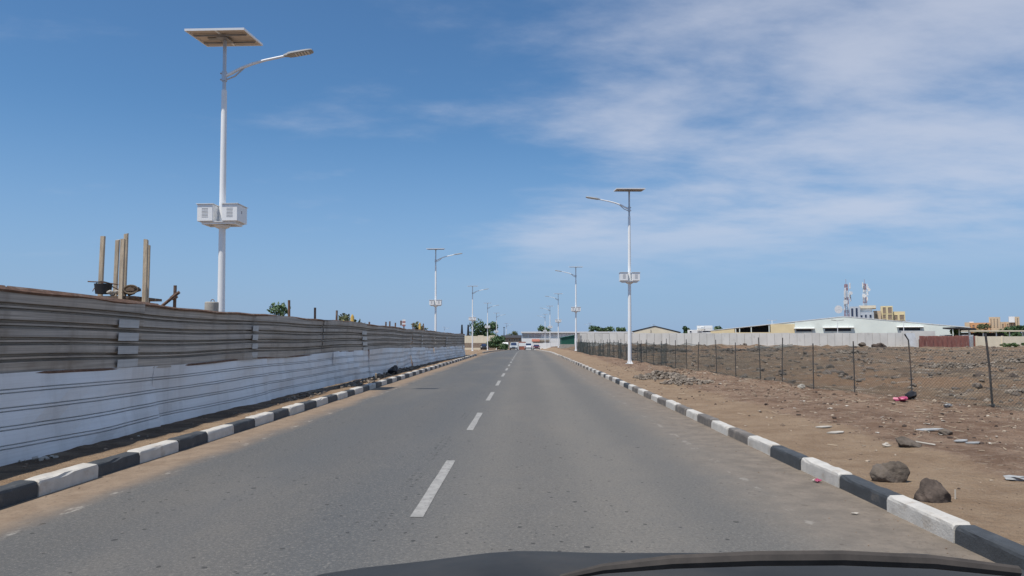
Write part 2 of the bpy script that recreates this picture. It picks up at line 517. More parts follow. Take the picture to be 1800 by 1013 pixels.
def road_mat():
    m = bpy.data.materials.new('worn_asphalt')
    m.use_nodes = True
    nd, lk = m.node_tree.nodes, m.node_tree.links
    p = nd['Principled BSDF']
    tc = N(nd, 'ShaderNodeTexCoord')
    sep = N(nd, 'ShaderNodeSeparateXYZ'); lk.new(tc.outputs['Object'], sep.inputs[0])
    x, y = sep.outputs[0], sep.outputs[1]

    def noise(sc, det=6, rgh=.6, st=(1, 1, 1)):
        mp = N(nd, 'ShaderNodeMapping'); mp.inputs['Scale'].default_value = st
        lk.new(tc.outputs['Object'], mp.inputs[0])
        n = N(nd, 'ShaderNodeTexNoise')
        n.inputs['Scale'].default_value, n.inputs['Detail'].default_value, n.inputs['Roughness'].default_value = sc, det, rgh
        lk.new(mp.outputs[0], n.inputs['Vector'])
        return n.outputs[0]
    wob = mth(nd, lk, 'MULTIPLY', mth(nd, lk, 'SUBTRACT', noise(.7, 8, .65, (1, .45, 1)), .5), 1.0)
    xw = mth(nd, lk, 'ADD', x, wob)
    lane = ramp01(nd, lk, mth(nd, lk, 'ADD', x, mth(nd, lk, 'MULTIPLY', wob, .5)), -1.7, .1)
    c = mixc(nd, lk, lane, (.092, .095, .096), (.156, .145, .127))
    # wheel paths a little darker, dust between them
    for cx, wd in ((.15, .42), (1.75, .42), (-2.2, .4), (-3.6, .35)):
        k = mth(nd, lk, 'ABSOLUTE', mth(nd, lk, 'SUBTRACT', x, cx))
        k = mth(nd, lk, 'SUBTRACT', 1, ramp01(nd, lk, k, .1, wd + .25))
        c = mixc(nd, lk, mth(nd, lk, 'MULTIPLY', k, .50), c, (.100, .098, .093))
    c = mixc(nd, lk, mth(nd, lk, 'MULTIPLY', ramp01(nd, lk, noise(.35, 6, .6, (1, .3, 1)), .45, .75), .45), c, (.205, .180, .148))
    agg = noise(130, 3, .7)
    c = mixc(nd, lk, mth(nd, lk, 'MULTIPLY', ramp01(nd, lk, agg, .55, .75), .45), c, (.30, .28, .255))
    c = mixc(nd, lk, mth(nd, lk, 'MULTIPLY', ramp01(nd, lk, noise(70, 3, .7), .56, .72), .35), c, (.06, .06, .06))
    c = mixc(nd, lk, mth(nd, lk, 'MULTIPLY', ramp01(nd, lk, noise(40, 4, .8), .5, .66), .55), c, (.27, .25, .22))
    c = mixc(nd, lk, mth(nd, lk, 'MULTIPLY', ramp01(nd, lk, noise(28, 4, .8), .5, .66), .55), c, (.062, .061, .060))
    c = mixc(nd, lk, mth(nd, lk, 'MULTIPLY', ramp01(nd, lk, noise(2.2, 7, .7, (1, .5, 1)), .45, .7), .22), c, (.105, .105, .105))
    # small pits, in loose groups
    pits = None
    for sc, r, lim in ((3.1, .10, .43), (6.2, .16, .46), (11, .21, .45)):
        v = N(nd, 'ShaderNodeTexVoronoi'); v.inputs['Scale'].default_value = sc
        mp = N(nd, 'ShaderNodeMapping'); mp.inputs['Scale'].default_value = (1, .8, 1)
        lk.new(tc.outputs['Object'], mp.inputs[0])
        dis = N(nd, 'ShaderNodeMix', data_type='VECTOR'); dis.inputs[0].default_value = .03
        nz = N(nd, 'ShaderNodeTexNoise'); nz.inputs['Scale'].default_value = 14
        lk.new(mp.outputs[0], nz.inputs['Vector'])
        lk.new(mp.outputs[0], dis.inputs[4]); lk.new(nz.outputs['Color'], dis.inputs[5])
        lk.new(dis.outputs[1], v.inputs['Vector'])
        vs = N(nd, 'ShaderNodeSeparateColor'); lk.new(v.outputs['Color'], vs.inputs[0])
        rr = mth(nd, lk, 'MULTIPLY', vs.outputs[0], r)
        dot = mth(nd, lk, 'LESS_THAN', v.outputs['Distance'], rr)
        keep = mth(nd, lk, 'GREATER_THAN', mth(nd, lk, 'ADD', mth(nd, lk, 'MULTIPLY', vs.outputs[1], .35), noise(.8, 4)), lim + .27)
        d = mth(nd, lk, 'MULTIPLY', dot, keep)
        pits = d if pits is None else mth(nd, lk, 'MAXIMUM', pits, d)
    # scored joint left of the centre line
    jx = mth(nd, lk, 'ADD', x, mth(nd, lk, 'MULTIPLY', noise(.5, 3), .12))
    for cx in (-1.13, -1.22):
        k = mth(nd, lk, 'LESS_THAN', mth(nd, lk, 'ABSOLUTE', mth(nd, lk, 'SUBTRACT', jx, cx)), .018)
        k = mth(nd, lk, 'MULTIPLY', k, mth(nd, lk, 'GREATER_THAN', noise(17, 3, .6, (.45, 1, 1)), .56))
        k = mth(nd, lk, 'MULTIPLY', k, mth(nd, lk, 'GREATER_THAN', noise(.6, 4), .50))
        pits = mth(nd, lk, 'MAXIMUM', pits, k)
    c = mixc(nd, lk, mth(nd, lk, 'MULTIPLY', pits, .72), c, (.030, .029, .028))
    # worn edge line
    for cx in (-4.16, 2.45):
        k = mth(nd, lk, 'LESS_THAN', mth(nd, lk, 'ABSOLUTE', mth(nd, lk, 'SUBTRACT', x, cx)), .055)
        k = mth(nd, lk, 'MULTIPLY', k, ramp01(nd, lk, noise(5, 6, .7, (1, .5, 1)), .54, .64))
        c = mixc(nd, lk, mth(nd, lk, 'MULTIPLY', k, .55), c, (.45, .43, .39))
    # blown sand along both kerbs
    sand = mixc(nd, lk, ramp01(nd, lk, noise(3.5, 8, .65), .3, .7), (.215, .155, .106), (.285, .215, .152))
    grey_sand = mixc(nd, lk, ramp01(nd, lk, noise(3.5, 8, .7), .3, .7), (.155, .128, .10), (.245, .20, .155))
    sand = mixc(nd, lk, ramp01(nd, lk, x, -.5, .5), sand, grey_sand)
    sand = mixc(nd, lk, mth(nd, lk, 'MULTIPLY', ramp01(nd, lk, noise(26, 5, .7), .52, .70), .62), sand, (.11, .085, .062))
    s1 = mth(nd, lk, 'SUBTRACT', 1, ramp01(nd, lk, xw, -4.55, -3.95))
    s2 = ramp01(nd, lk, xw, 1.6, 3.2)
    s2 = mth(nd, lk, 'MULTIPLY', s2, ramp01(nd, lk, mth(nd, lk, 'ADD', noise(1.1, 8, .7), mth(nd, lk, 'MULTIPLY', s2, .45)), .35, .72))
    c = mixc(nd, lk, mth(nd, lk, 'MAXIMUM', s1, mth(nd, lk, 'MULTIPLY', s2, .9)), c, sand)
    lk.new(c, p.inputs['Base Color'])
    p.inputs['Roughness'].default_value = .82
    p.inputs['Specular IOR Level'].default_value = .35
    b = N(nd, 'ShaderNodeBump'); b.inputs['Strength'].default_value, b.inputs['Distance'].default_value = .45, .012
    hgt = mth(nd, lk, 'SUBTRACT', agg, mth(nd, lk, 'MULTIPLY', pits, 1.5))
    lk.new(hgt, b.inputs['Height']); lk.new(b.outputs[0], p.inputs['Normal'])
    return m


M['ground'] = ground_mat()
M['road'] = road_mat()

# ------------------------------------------------------------------ ground, road, kerbs
XL, XR = -4.86, 3.31            # kerb faces


def grade(y):
    """the road is level for about 95 m, then falls gently"""
    y = np.asarray(y, dtype=float)
    t = np.clip(y - 85, 0, 20)
    return -.0097 * (t * t / 40 + np.clip(y - 105, 0, 215))


def H(x, y):
    x, y = np.asarray(x, dtype=float), np.asarray(y, dtype=float)
    road = grade(y)
    field = -.0085 * np.clip(y - 150, 0, 170)
    b = sstep(x, 4.0, 7.0)
    base = road * (1 - b) + field * b
    n1, n2, n3 = fbm(x * .22, y * .22, 4, 3), fbm(x * .9, y * .9, 4, 9), fbm(x * 3.1, y * 3.1, 3, 21)
    far = sstep(y, 140, 240)
    fx = fence_x(np.clip(y, 4, 86))
    # right: level with the kerb top, rising a little, churned beyond the netting fence
    rv = .105 + .07 * sstep(x, 3.6, 6.2) + (.05 * n2 + .034 * n3) * sstep(x, 3.7, 5.2)
    heap = .10 * sstep(fx - x, 1.3, .3) * sstep(fx - x, -.7, .2) * (.6 + n2)
    churn = sstep(x - fx, .2, 2.5)
    rv = rv + heap + churn * (.20 * n1 + .15 * n2 + .06 * n3 + .02) + churn * .17 * sstep(y, 40, 100)
    berm = sstep(y, 92, 104) * (1 - sstep(y, 106, 113)) * sstep(x, 8, 12) * (.30 + .55 * n2 + .2 * n1)
    rv = rv + np.maximum(berm, 0) * (1 - sstep(x, 38, 55) * .6)
    lv = .10 - .03 * sstep(-x, 5.0, 5.8) + (.03 * n2 + .02 * n3) * sstep(-x, 5.05, 5.4) + .05 * n1 * sstep(-x, 6.5, 9)
    z = np.where(x > 0, rv, lv)
    z = z * (1 - far * .5) + base
    inside = (x > XL - .12) & (x < XR + .1)
    return np.where(inside & (y < 330), grade(y) - .09, z)


def h1(x, y):
    return float(H(np.array([x]), np.array([y]))[0])


def axis(*segs):
    out = []
    for a, b, s in segs:
        out += list(np.arange(a, b, s))
    return np.array(out)


xs = np.concatenate([[-2600, -1200, -600, -300, -180, -120, -80], axis((-60, -12, 4), (-12, -7, .5), (-7, -5.1, .14)),
                     [-5.06, -4.94, -4.9, -2, 0, 2, 3.36, 3.40, 3.46], axis((3.54, 11, .11), (11, 20, .3), (20, 75, 1.1)), [80, 100, 130, 180, 300, 600, 1200, 2600]])
ys = np.concatenate([axis((-40, 2, 6), (2, 5, .6), (5, 15, .11), (15, 30, .22), (30, 62, .55), (62, 130, 1.2), (130, 340, 6)), [345, 400, 500, 700, 1000, 1600, 2600, 4500]])
GX, GY = np.meshgrid(xs, ys)
GZ = H(GX, GY)
nx, ny = len(xs), len(ys)
idx = np.arange(nx * ny).reshape(ny, nx)
quads = np.stack([idx[:-1, :-1], idx[:-1, 1:], idx[1:, 1:], idx[1:, :-1]], -1).reshape(-1, 4)
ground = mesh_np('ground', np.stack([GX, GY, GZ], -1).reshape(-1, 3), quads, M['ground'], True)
tag(ground, 'bare brown earth of the verges and the churned vacant lot', kind='structure')
fx_ = fence_x(np.clip(GY, 4, 86))
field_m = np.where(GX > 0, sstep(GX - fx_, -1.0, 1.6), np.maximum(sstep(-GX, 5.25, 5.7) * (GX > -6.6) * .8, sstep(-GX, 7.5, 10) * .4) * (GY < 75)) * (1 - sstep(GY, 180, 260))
verge_m = np.where(GX > 0, 1 - sstep(GX, 4.1 + .008 * np.clip(GY, 0, 60), 5.7 + .01 * GY), .75)
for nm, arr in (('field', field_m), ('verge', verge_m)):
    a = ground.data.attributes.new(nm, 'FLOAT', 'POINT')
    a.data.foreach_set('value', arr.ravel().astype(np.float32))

ry = np.concatenate([axis((-12, 330, 2.0))])
rx = np.array([XL - .06, -3.6, -2.0, -.9, 1.0, 2.4, XR + .06])
RX, RY = np.meshgrid(rx, ry)
RZ = grade(RY) + .03 * (1 - ((RX + .8) / 4.1) ** 2) * .6 - .012
ii = np.arange(RX.size).reshape(RX.shape)
rq = np.stack([ii[:-1, :-1], ii[:-1, 1:], ii[1:, 1:], ii[1:, :-1]], -1).reshape(-1, 4)
road = mesh_np('road', np.stack([RX, RY, RZ], -1).reshape(-1, 3), rq, M['road'], True)
tag(road, 'worn grey two lane asphalt road with sandy edges', kind='structure')


def road_z(x, y):
    return float(grade(y)) + .03 * (1 - ((x + .8) / 4.1) ** 2) * .6 - .012


y0 = 6.71 - 6.38 * 2
for k in range(36):
    ya = y0 + k * 6.38
    b = MB()
    n = 6
    V, F_ = [], []
    for i in range(n + 1):
        yy = ya + 3.12 * i / n
        for sx in (-.057, .057):
            V.append((-.945 + sx + random.uniform(-.004, .004), yy, road_z(-.945, yy) + .004))
    for i in range(n):
        F_.append((2 * i, 2 * i + 1, 2 * i + 3, 2 * i + 2))
    b.add(V, F_).build('lane_dash', M['dashes'], road, fix=False)


def kerb_mesh(L, w=.18, h=.15, drop=.12, side=1, seed=0):
    """one kerb stone along +Y, road face at x=0, body towards side"""
    prof = [(0, -drop), (0.006, h - .035), (.012, h - .012), (.03, h), (w - .015, h + .002), (w, h - .012), (w, -drop)]
    b = MB()
    V, F_ = [], []
    rs = random.Random(seed)
    secs = [(.004, .014), (.024, 0)] + [(L * q / 7, 0) for q in range(1, 7)] + [(L - .024, 0), (L - .004, .014)]
    for yy, ins in secs:
        for (px_, pz) in prof:
            cx = w / 2
            chip = max(0, rs.gauss(0, .008) - .005) if pz > h - .02 else 0
            V.append((side * (px_ + (cx - px_) * ins * .8 + rs.gauss(0, .0016) + (chip * .6 if px_ < cx else -chip * .4)), yy, pz - (ins if pz > 0 else 0) + rs.gauss(0, .0012) - chip * .7))
    n = len(prof)
    for s in range(len(secs) - 1):
        for i in range(n - 1):
            F_.append((s * n + i, s * n + i + 1, (s + 1) * n + i + 1, (s + 1) * n + i))
    F_.append(tuple(range(n))); F_.append(tuple(range((len(secs) - 1) * n, len(secs) * n)))
    return b.add(V, F_)


left_kerb = thing('kerb', 'black and white painted kerb below the corrugated metal fence', None, (XL, 0, 0))
left_kerb['kind'] = 'structure'
right_kerb = thing('kerb', 'black and white painted kerb beside the bare earth lot', None, (XR, 0, 0))
right_kerb['kind'] = 'structure'
protoL = {(k, q): kerb_mesh(1.0, .19, side=-1, seed=q * 7 + len(k)).build('kerb_stone', M[k], left_kerb) for k in ('kerb_white', 'kerb_black') for q in range(5)}
protoR = {(k, q): kerb_mesh(1.0, .16, .135, side=1, seed=q * 11 + len(k)).build('kerb_stone', M[k], right_kerb) for k in ('kerb_white', 'kerb_black', 'kerb_faded', 'kerb_dusty') for q in range(4)}
used, cyc = set(), {}


def lay(protos, key, par, y, L):
    nv = 5 if par is left_kerb else 4
    cyc[(par.name, key)] = cyc.get((par.name, key), -1) + 1
    key = (key, cyc[(par.name, key)] % nv)
    p = protos[key]
    if (par.name, key) in used:
        p = p.copy(); COL.objects.link(p)
    used.add((par.name, key))
    p.location = (random.uniform(-.013, .013), y, float(grade(y)) + random.uniform(-.012, .009))
    p.scale = (1, L, 1)
    p.rotation_euler = (random.uniform(-.006, .006), random.uniform(-.035, .035), random.uniform(-.010, .010))
    return p


y, k = 1.51, 0
while y < 77:
    L = .97 if k % 2 else 1.06
    lay(protoL, 'kerb_black' if k % 2 else 'kerb_white', left_kerb, y, L)
    y += L; k += 1
y, k = 2.74, 0
while y < 74:
    L = 1.09
    if k % 2:
        key = 'kerb_white' if y < 40 else 'kerb_dusty'
    else:
        key = 'kerb_black' if y < 9 or random.random() < .35 else 'kerb_faded'
        if y > 48:
            key = 'kerb_faded'
    lay(protoR, key, right_kerb, y, L)
    y += L; k += 1
gk = kerb_mesh(4.0, .19, side=-1).build('kerb_stone', M['kerb_grey'], left_kerb)
for i in range(30):
    o = gk if i == 0 else gk.copy()
    if i: COL.objects.link(o)
    yy = 90 + 4 * i
    o.location = (.1 if i else .0, yy, float(grade(yy)))
    o.rotation_euler = (math.atan2(float(grade(yy + 4) - grade(yy)), 4), 0, 0)
gk2 = kerb_mesh(4.0, .16, .12, side=1).build('kerb_stone', M['kerb_dusty'], right_kerb)
for i in range(28):
    o = gk2 if i == 0 else gk2.copy()
    if i: COL.objects.link(o)
    yy = 75 + 4 * i
    o.location = (0, yy, float(grade(yy)) - .02)
    o.rotation_euler = (math.atan2(float(grade(yy + 4) - grade(yy)), 4), 0, 0)

# ------------------------------------------------------------------ corrugated fence on the left


def fence_line(y):
    return -6.27 + .10 * math.sin(y * .21 + .6) + .05 * math.sin(y * .57) + .5 * float(sstep(y, 52, 76)) - .12 * math.exp(-((y - 13) / 5) ** 2)


fence = thing('corrugated_fence', 'tall corrugated metal hoarding, brownish zinc sheets over white painted sheets, along the left kerb', 'fence', (0, 0, 0))


def profile(ribs, w, rib_w, depth, slope, out, bead, keep):
    """list of (distance from the lower edge, offset towards the road)"""
    pts = [(0, 0)]
    step = w / (ribs + 1)
    for i in range(1, ribs + 1):
        c = step * i
        # a twin rib: two folds with a bead between them
        for q in (-1, 1):
            m = c + q * (rib_w / 2 + slope + bead / 2)
            pts += [(m - rib_w / 2 - slope, 0 if q < 0 else keep * depth * out), (m - rib_w / 2, depth * out), (m + rib_w / 2, depth * out),
                    (m + rib_w / 2 + slope, 0 if q > 0 else keep * depth * out)]
    pts.append((w, 0))
    return pts


def sheet(name, ya, yb, z0, z1, prof, off, lean, m, dent=0.0, sag=0.0, seed=0):
    n = max(4, int((yb - ya) / .28))
    V, F_ = [], []
    W_ = prof[-1][0]
    for i in range(n + 1):
        t = i / n
        yy = ya + (yb - ya) * t
        base = fence_line(yy)
        for (d, o_) in prof:
            s = d / W_
            z = z0(yy) + (z1(yy) - z0(yy)) * s - sag * math.sin(math.pi * t) * (1 - s)
            dn = dent * float(fbm(np.array([yy * .45 + seed]), np.array([s * 1.3 + seed * 3.1]), 3, 5)[0])
            V.append((base + off + lean * (s - .5) + o_ + dn, yy, z))
    k = len(prof)
    for i in range(n):
        for j in range(k - 1):
            F_.append((i * k + j, i * k + j + 1, (i + 1) * k + j + 1, (i + 1) * k + j))
    # the sheet's own thickness at its ends and edges
    b = MB().add(V, F_)
    o = b.build(name, m, fence, fix=False)
    md = o.modifiers.new('gauge', 'SOLIDIFY'); md.thickness = .003; md.offset = 0
    return o


def z_bot(y):
    return .045 + .02 * math.sin(y * .33) + .02 * math.sin(y * .91 + 1) + .07 * math.exp(-((y - 26) / 4) ** 2)


def z_mid(y):
    return 1.13 + .035 * math.sin(y * .17 + 2.2) + .018 * math.sin(y * .8) - .16 * float(sstep(y, 40, 74))


def z_top(y):
    return 2.17 + .025 * math.sin(y * .26 + 1) + .015 * math.sin(y * .75) - .06 * float(sstep(y, 30, 75))


up_prof = profile(4, 1.06, .024, .085, .010, -1, .022, .30)
lo_prof = profile(4, 1.05, .009, .045, .005, -1, .022, .0)
seams = [1.0, 6.6, 12.4, 18.1, 23.6, 29.6, 36.3, 42.6, 48.2, 54.0, 59.8, 65.6, 71.2, 74.4]
for i in range(len(seams) - 1):
    lean = .05 + .03 * math.sin(i * 2.1)
    sheet('upper_sheet', seams[i] - .04, seams[i + 1] + .05, lambda y: z_mid(y) - .012, z_top, up_prof, .004 * (i % 2) + .006, lean, M['sheet_up'], .07, 0, i)
seams2 = [1.0, 3.5, 9.1 - .55, 13.0, 18.9, 24.6, 30.4, 36.1, 41.9, 47.6, 53.4, 59.2, 65.0, 70.6, 74.2]
for i in range(len(seams2) - 1):
    sheet('lower_sheet', seams2[i] - .05, seams2[i + 1] + .05, z_bot, lambda y: z_mid(y) + .02, lo_prof, .05 + .005 * (i % 2), -.10, M['sheet_low'], .12, .02, i + 40)
for (ya, yb, dz) in ((11.66, 12.28, .0), (17.72, 18.10, 0), (28.9, 29.75, -.02), (46.0, 46.5, 0), (58.6, 59.2, 0)):
    b = MB()
    for j in range(4):
        z0_, z1_ = z_mid(ya) + .02 + .208 * j, z_mid(ya) + .02 + .208 * j + .125
        xx = fence_line((ya + yb) / 2) + .045 + (.05) * ((j + .5) / 5 - .5)
        sk = -.12 * (3 - j) * (1 if yb - ya > .8 else .15)
        V, n = [], 3
        for q in range(n):
            yy = ya + (yb - ya) * q / (n - 1) - sk
            for zz in (z0_, z1_):
                V.append((fence_line(yy) + .047 + .05 * ((zz - z_mid(yy)) - .5) + (.014 if q == 1 else 0), yy, zz + dz))
        b.add(V, [(0, 2, 3, 1), (2, 4, 5, 3)])
    o = b.build('lap_strip', M['patch'], fence, fix=False)
    md = o.modifiers.new('gauge', 'SOLIDIFY'); md.thickness = .004; md.offset = 0
# top and middle angle irons
for i in range(len(seams) - 1):
    pts = [(fence_line(yy) + .038, yy, z_top(yy) - .012 + .008 * math.sin(yy * 3.1)) for yy in np.linspace(seams[i], seams[i + 1] - .02, 14)]
    MB().tube(pts, .026, 4).build('top_rail', M['rust'], fence)
    pts = [(fence_line(yy) - .02, yy, z_mid(yy) + .0) for yy in np.linspace(seams[i], seams[i + 1] - .02, 8)]
    MB().tube(pts, .022, 6).build('mid_rail', M['rust'], fence)
stub_px = {517: 528, 556: 541, 590: 546, 648: 566, 673: 566, 680: 565, 690: 567.5, 727: 568, 747: 569}
stubs = []
for px_, py_ in stub_px.items():
    yy = 6.42 * F / (922 - px_)
    stubs.append((yy, max(z_top(yy) + .05, at(px_, py_, yy).z)))
yy = 2.4
while yy < 75:
    if all(abs(yy - s[0]) > 1.1 for s in stubs):
        stubs.append((yy, z_top(yy) - .03))
    yy += 2.85
for (yy, zt) in stubs:
    xx = fence_line(yy) - .17
    zb = h1(xx, yy) - .25
    MB().tube([(xx, yy, zb), (xx, yy, (zb + zt) / 2), (xx + random.uniform(-.03, .03), yy + random.uniform(-.04, .04), zt)], .036, 8).build('fence_post', M['rust'], fence)
# the return end of the fence
ye = 74.45
b = MB()
for i in range(5):
    xa = fence_line(ye) - .02 - i * .22
    b.box((xa - .10, ye, 1.08), (.20, .012, 2.02), rot=(0, 0, .12 if i % 2 else -.12))
b.build('end_sheet', M['sheet_up'], fence)

# rust cap timber along the first sheets (a plank lies along the top edge)
for (ya, yb) in ((1.2, 5.1), (5.15, 9.2), (9.25, 13.2)):
    V = []
    b = MB()
    b.tube([(fence_line(q) - .085, q, z_top(q) + .022) for q in np.linspace(ya, yb, 6)], .028, 4)
    b.build('top_batten', M['rust'], fence)

# ------------------------------------------------------------------ solar street lamps


def make_lamp(S=1):
    t = thing('street_lamp', '', 'street lamp', (0, 0, 0), 0, 'white solar street lamps along the road')
    # parts in local space: arm to +X (the road), front face -Y
    n = 14
    MB().tube([(0, 0, 0), (0, 0, 8.55), (0, 0, 8.6)], [.112, .074, .066], n).build('pole', M['pole'], t, 'auto')
    b = MB().box((0, 0, .012), (.44, .44, .024))
    bp = b.build('base_plate', M['pole'], t)
    b = MB()
    for a in range(4):
        w = a * math.pi / 2 + math.pi / 4
        d = Vector((math.cos(w), math.sin(w), 0))
        s = Vector((-d.y, d.x, 0)) * .006
        p = [d * .10 + Vector((0, 0, .024)), d * .21 + Vector((0, 0, .024)), d * .105 + Vector((0, 0, .24))]
        b.add([q - s for q in p] + [q + s for q in p], [(0, 1, 2), (5, 4, 3), (0, 3, 4, 1), (1, 4, 5, 2), (2, 5, 3, 0)])
    tag(b.build('gusset', M['pole'], bp), kind='stuff')
    b = MB()
    for sx in (-1, 1):
        for sy in (-1, 1):
            b.tube([(sx * .17, sy * .17, .024), (sx * .17, sy * .17, .075)], .016, 6)
    tag(b.build('anchor_bolt', M['steel'], bp), kind='stuff')
    MB().tube([(0, 0, 8.58), (0, 0, 10.09)], .052, 12).build('mast', M['mast'], t, 'auto')
    # clamp and arm
    c = MB()
    c.tube([(0, 0, 8.86), (0, 0, 9.14)], .075, 12)
    for zz in (8.91, 9.09):
        c.box((-S * .085, 0, zz), (.07, .03, .035)); c.tube([(-S * .10, -.05, zz), (-S * .10, .05, zz)], .012, 6)
    c.build('clamp', M['mast'], t, 'auto')
    arm = [(S * q[0], 0, q[1]) for q in ((.05, 9.02), (.22, 9.10), (.48, 9.235), (.80, 9.355), (1.15, 9.45), (1.72, 9.565))]
    ar = MB().tube(arm, [.045, .045, .042, .040, .036, .034], 10).build('arm', M['pole'], t, 'auto')
    MB().tube([(S * .05, 0, 8.90), (S * .30, 0, 9.0), (S * .56, 0, 9.235)], .022, 8).build('arm_brace', M['mast'], ar, 'auto')
    # luminaire: flat tapered head tilted up
    A = R(9)
    hd = MB()
    prof = [(0, .055, .03), (.10, .075, .05), (.16, .15, .052), (.30, .165, .048), (.68, .165, .042), (.80, .145, .034), (.84, .10, .022)]
    V, F_ = [], []
    for (lx, hw, hh) in prof:
        ring = [(-hw, -.5 * hh), (-hw * .96, .2 * hh), (-hw * .7, .85 * hh), (hw * .7, .85 * hh), (hw * .96, .2 * hh), (hw, -.5 * hh), (hw * .9, -.7 * hh), (-hw * .9, -.7 * hh)]
        for (a, b_) in ring:
            V.append((S * (1.70 + lx * math.cos(A) - b_ * math.sin(A)), a, 9.575 + lx * math.sin(A) + b_ * math.cos(A)))
    for i in range(len(prof) - 1):
        for k in range(8):
            q = (k + 1) % 8
            F_.append((i * 8 + k, i * 8 + q, (i + 1) * 8 + q, (i + 1) * 8 + k))
    F_ += [tuple(range(8)), tuple(range(len(prof) * 8 - 8, len(prof) * 8))]
    lum = hd.add(V, F_).build('luminaire', M['lampgrey'], t, 'auto')
    for i in range(5):
        lx = .36 + i * .088
        MB().box((S * (1.70 + lx * math.cos(A) + .037 * math.sin(A)), 0, 9.575 + lx * math.sin(A) - .037 * math.cos(A)), (.05, .25, .022), rot=(0, -S * A, 0)).build('lens', M['lampcell'], lum)
    # solar panel: two modules side by side in aluminium frames
    T = R(-5.5)
    def pl(x_, y_, z_):
        return (x_, y_ * math.cos(T) + z_ * math.sin(T), 10.14 + z_ * math.cos(T) - y_ * math.sin(T))
    def pbox(bb, c_, d_):
        bb.box(pl(*c_), d_, rot=(-T, 0, 0))
    pan = MB(); pbox(pan, (0, 0, .012), (1.60, 1.46, .006)); pan = pan.build('solar_panel', M['backsheet'], t)
    ce = MB(); pbox(ce, (0, 0, .0195), (1.60, 1.46, .003)); ce.build('solar_cells', M['cells'], pan)
    for c_, d_ in (((0, -.745, 0), (1.66, .03, .06)), ((0, .745, 0), (1.66, .03, .06)), ((-.815, 0, 0), (.03, 1.458, .06)), ((.815, 0, 0), (.03, 1.458, .06))):
        b = MB(); pbox(b, c_, d_); b.build('frame_bar', M['alu'], pan)
    b = MB(); pbox(b, (0, 0, -.006), (.05, 1.45, .028)); b.build('centre_bar', M['alu'], pan)
    for yy in (-.36, .34):
        b = MB(); pbox(b, (0, yy, -.045), (1.5, .045, .045)); b.build('cross_rail', M['steel'], pan)
    b = MB(); pbox(b, (-.33, .02, -.02), (.30, .16, .03)); b.build('junction_box', M['slot'], pan)
    b = MB(); pbox(b, (0, -.01, -.075), (.30, .60, .012)); b.build('mount_plate', M['steel'], pan)
    # two battery cabinets on a platform half way up
    pf = MB()
    for sy in (-.27, .27):
        pf.box((0, sy, 4.735), (.92, .05, .05))
    for sx in (-.43, .43):
        pf.box((sx, 0, 4.735), (.05, .49, .05))
    pf.box((0, 0, 4.772), (1.0, .66, .018))
    pf = pf.build('platform', M['cabinet'], t)
    MB().tube([(0, 0, 4.62), (0, 0, 4.66), (0, 0, 4.705)], [.12, .20, .22], 14).build('platform_ring', M['pole'], pf, 'auto')
    for sx in (-1, 1):
        cx = sx * .345
        bx = MB().box((cx, 0, 5.02), (.43, .74, .47), ch=.008).build('battery_cabinet', M['cabinet'], t)
        MB().add([(cx - .24, -.40, 5.258), (cx + .24, -.40, 5.258), (cx + .24, .40, 5.258), (cx - .24, .40, 5.258),
                  (cx - .24, -.40, 5.272), (cx + .24, -.40, 5.272), (cx + .24, .40, 5.272), (cx - .24, .40, 5.272),
                  (cx - .12, 0, 5.30), (cx + .12, 0, 5.30)],
                 [(3, 2, 1, 0), (0, 1, 5, 4), (1, 2, 6, 5), (2, 3, 7, 6), (3, 0, 4, 7), (4, 5, 9, 8), (6, 7, 8, 9), (5, 6, 9), (7, 4, 8)]).build('lid', M['cabinet'], bx)
        for fy in (-1, 1):
            b = MB()
            for i in range(7):
                b.box((cx, fy * .3715, 4.90 + i * .040), (.17, .006, .011))
            b.build('louvre', M['slot'], bx)
        MB().box((cx + sx * .217, -.05, 5.06), (.012, .03, .08)).build('latch', M['steel'], bx)
    return t


def place_lamp(o, x, y, rz, label, tilt=0.0, z=None):
    o.location = (x, y, (h1(x, y) if z is None else z) - .005)
    o.rotation_euler = (0, tilt, rz)
    o['label'] = label


lamp0, lamp1 = make_lamp(1), make_lamp(-1)
lamps = [
    (-8.45, 21.0, 0, 'tallest looking white solar lamp, towering over the corrugated fence behind the crossed rusty pipes', R(-.7)),
    (at(766, 560, 71.5).x, 71.5, 0, 'white solar lamp behind the far end of the corrugated fence, left side of the road', R(-.25)),
    (at(830.4, 600, 118).x, 118, 0, 'white solar lamp standing clear just past the corrugated fence end', 0),
    (at(857, 600, 163).x, 163, 0, 'white solar lamp in front of the green tree beyond the cream wall', 0),
    (at(872.7, 600, 210).x, 210, 0, 'white solar lamp beside the round green bush, left side of the road', 0),
    (at(890, 600, 302).x, 302, 0, 'smallest white solar lamp at the far left end of the road, above the silver car', 0),
    (at(1107, 640, 43.9).x, 43.9, math.pi, 'white solar lamp standing on the bare verge in front of the netting fence', R(.4)),
    (at(1012.5, 620, 91.4).x, 91.4, math.pi, 'white solar lamp beside the green shed at the end of the netting fence', R(.2)),
    (at(981.6, 613, 142.6).x, 142.6, math.pi, 'white solar lamp just left of the green shed, right side of the road', 0),
    (at(967, 613, 186).x, 186, math.pi, 'white solar lamp at the right edge of the white hoarding panel', 0),
    (at(958.3, 613, 231).x, 231, math.pi, 'white solar lamp at the left edge of the white hoarding panel', 0),
    (at(781, 580, 377).x, 377, 0, 'tiny distant solar lamp just right of the second lamp above the fence end', 0),
    (at(1037, 580, 330).x, 330, math.pi, 'tiny distant solar lamp rising over the long white roof', 0),
    (at(1149, 580, 360).x, 360, math.pi, 'tiny distant solar lamp over the peak of the cream gable building', 0),
    (at(1230, 580, 380).x, 380, math.pi, 'tiny distant solar lamp over the white block building', 0),
]
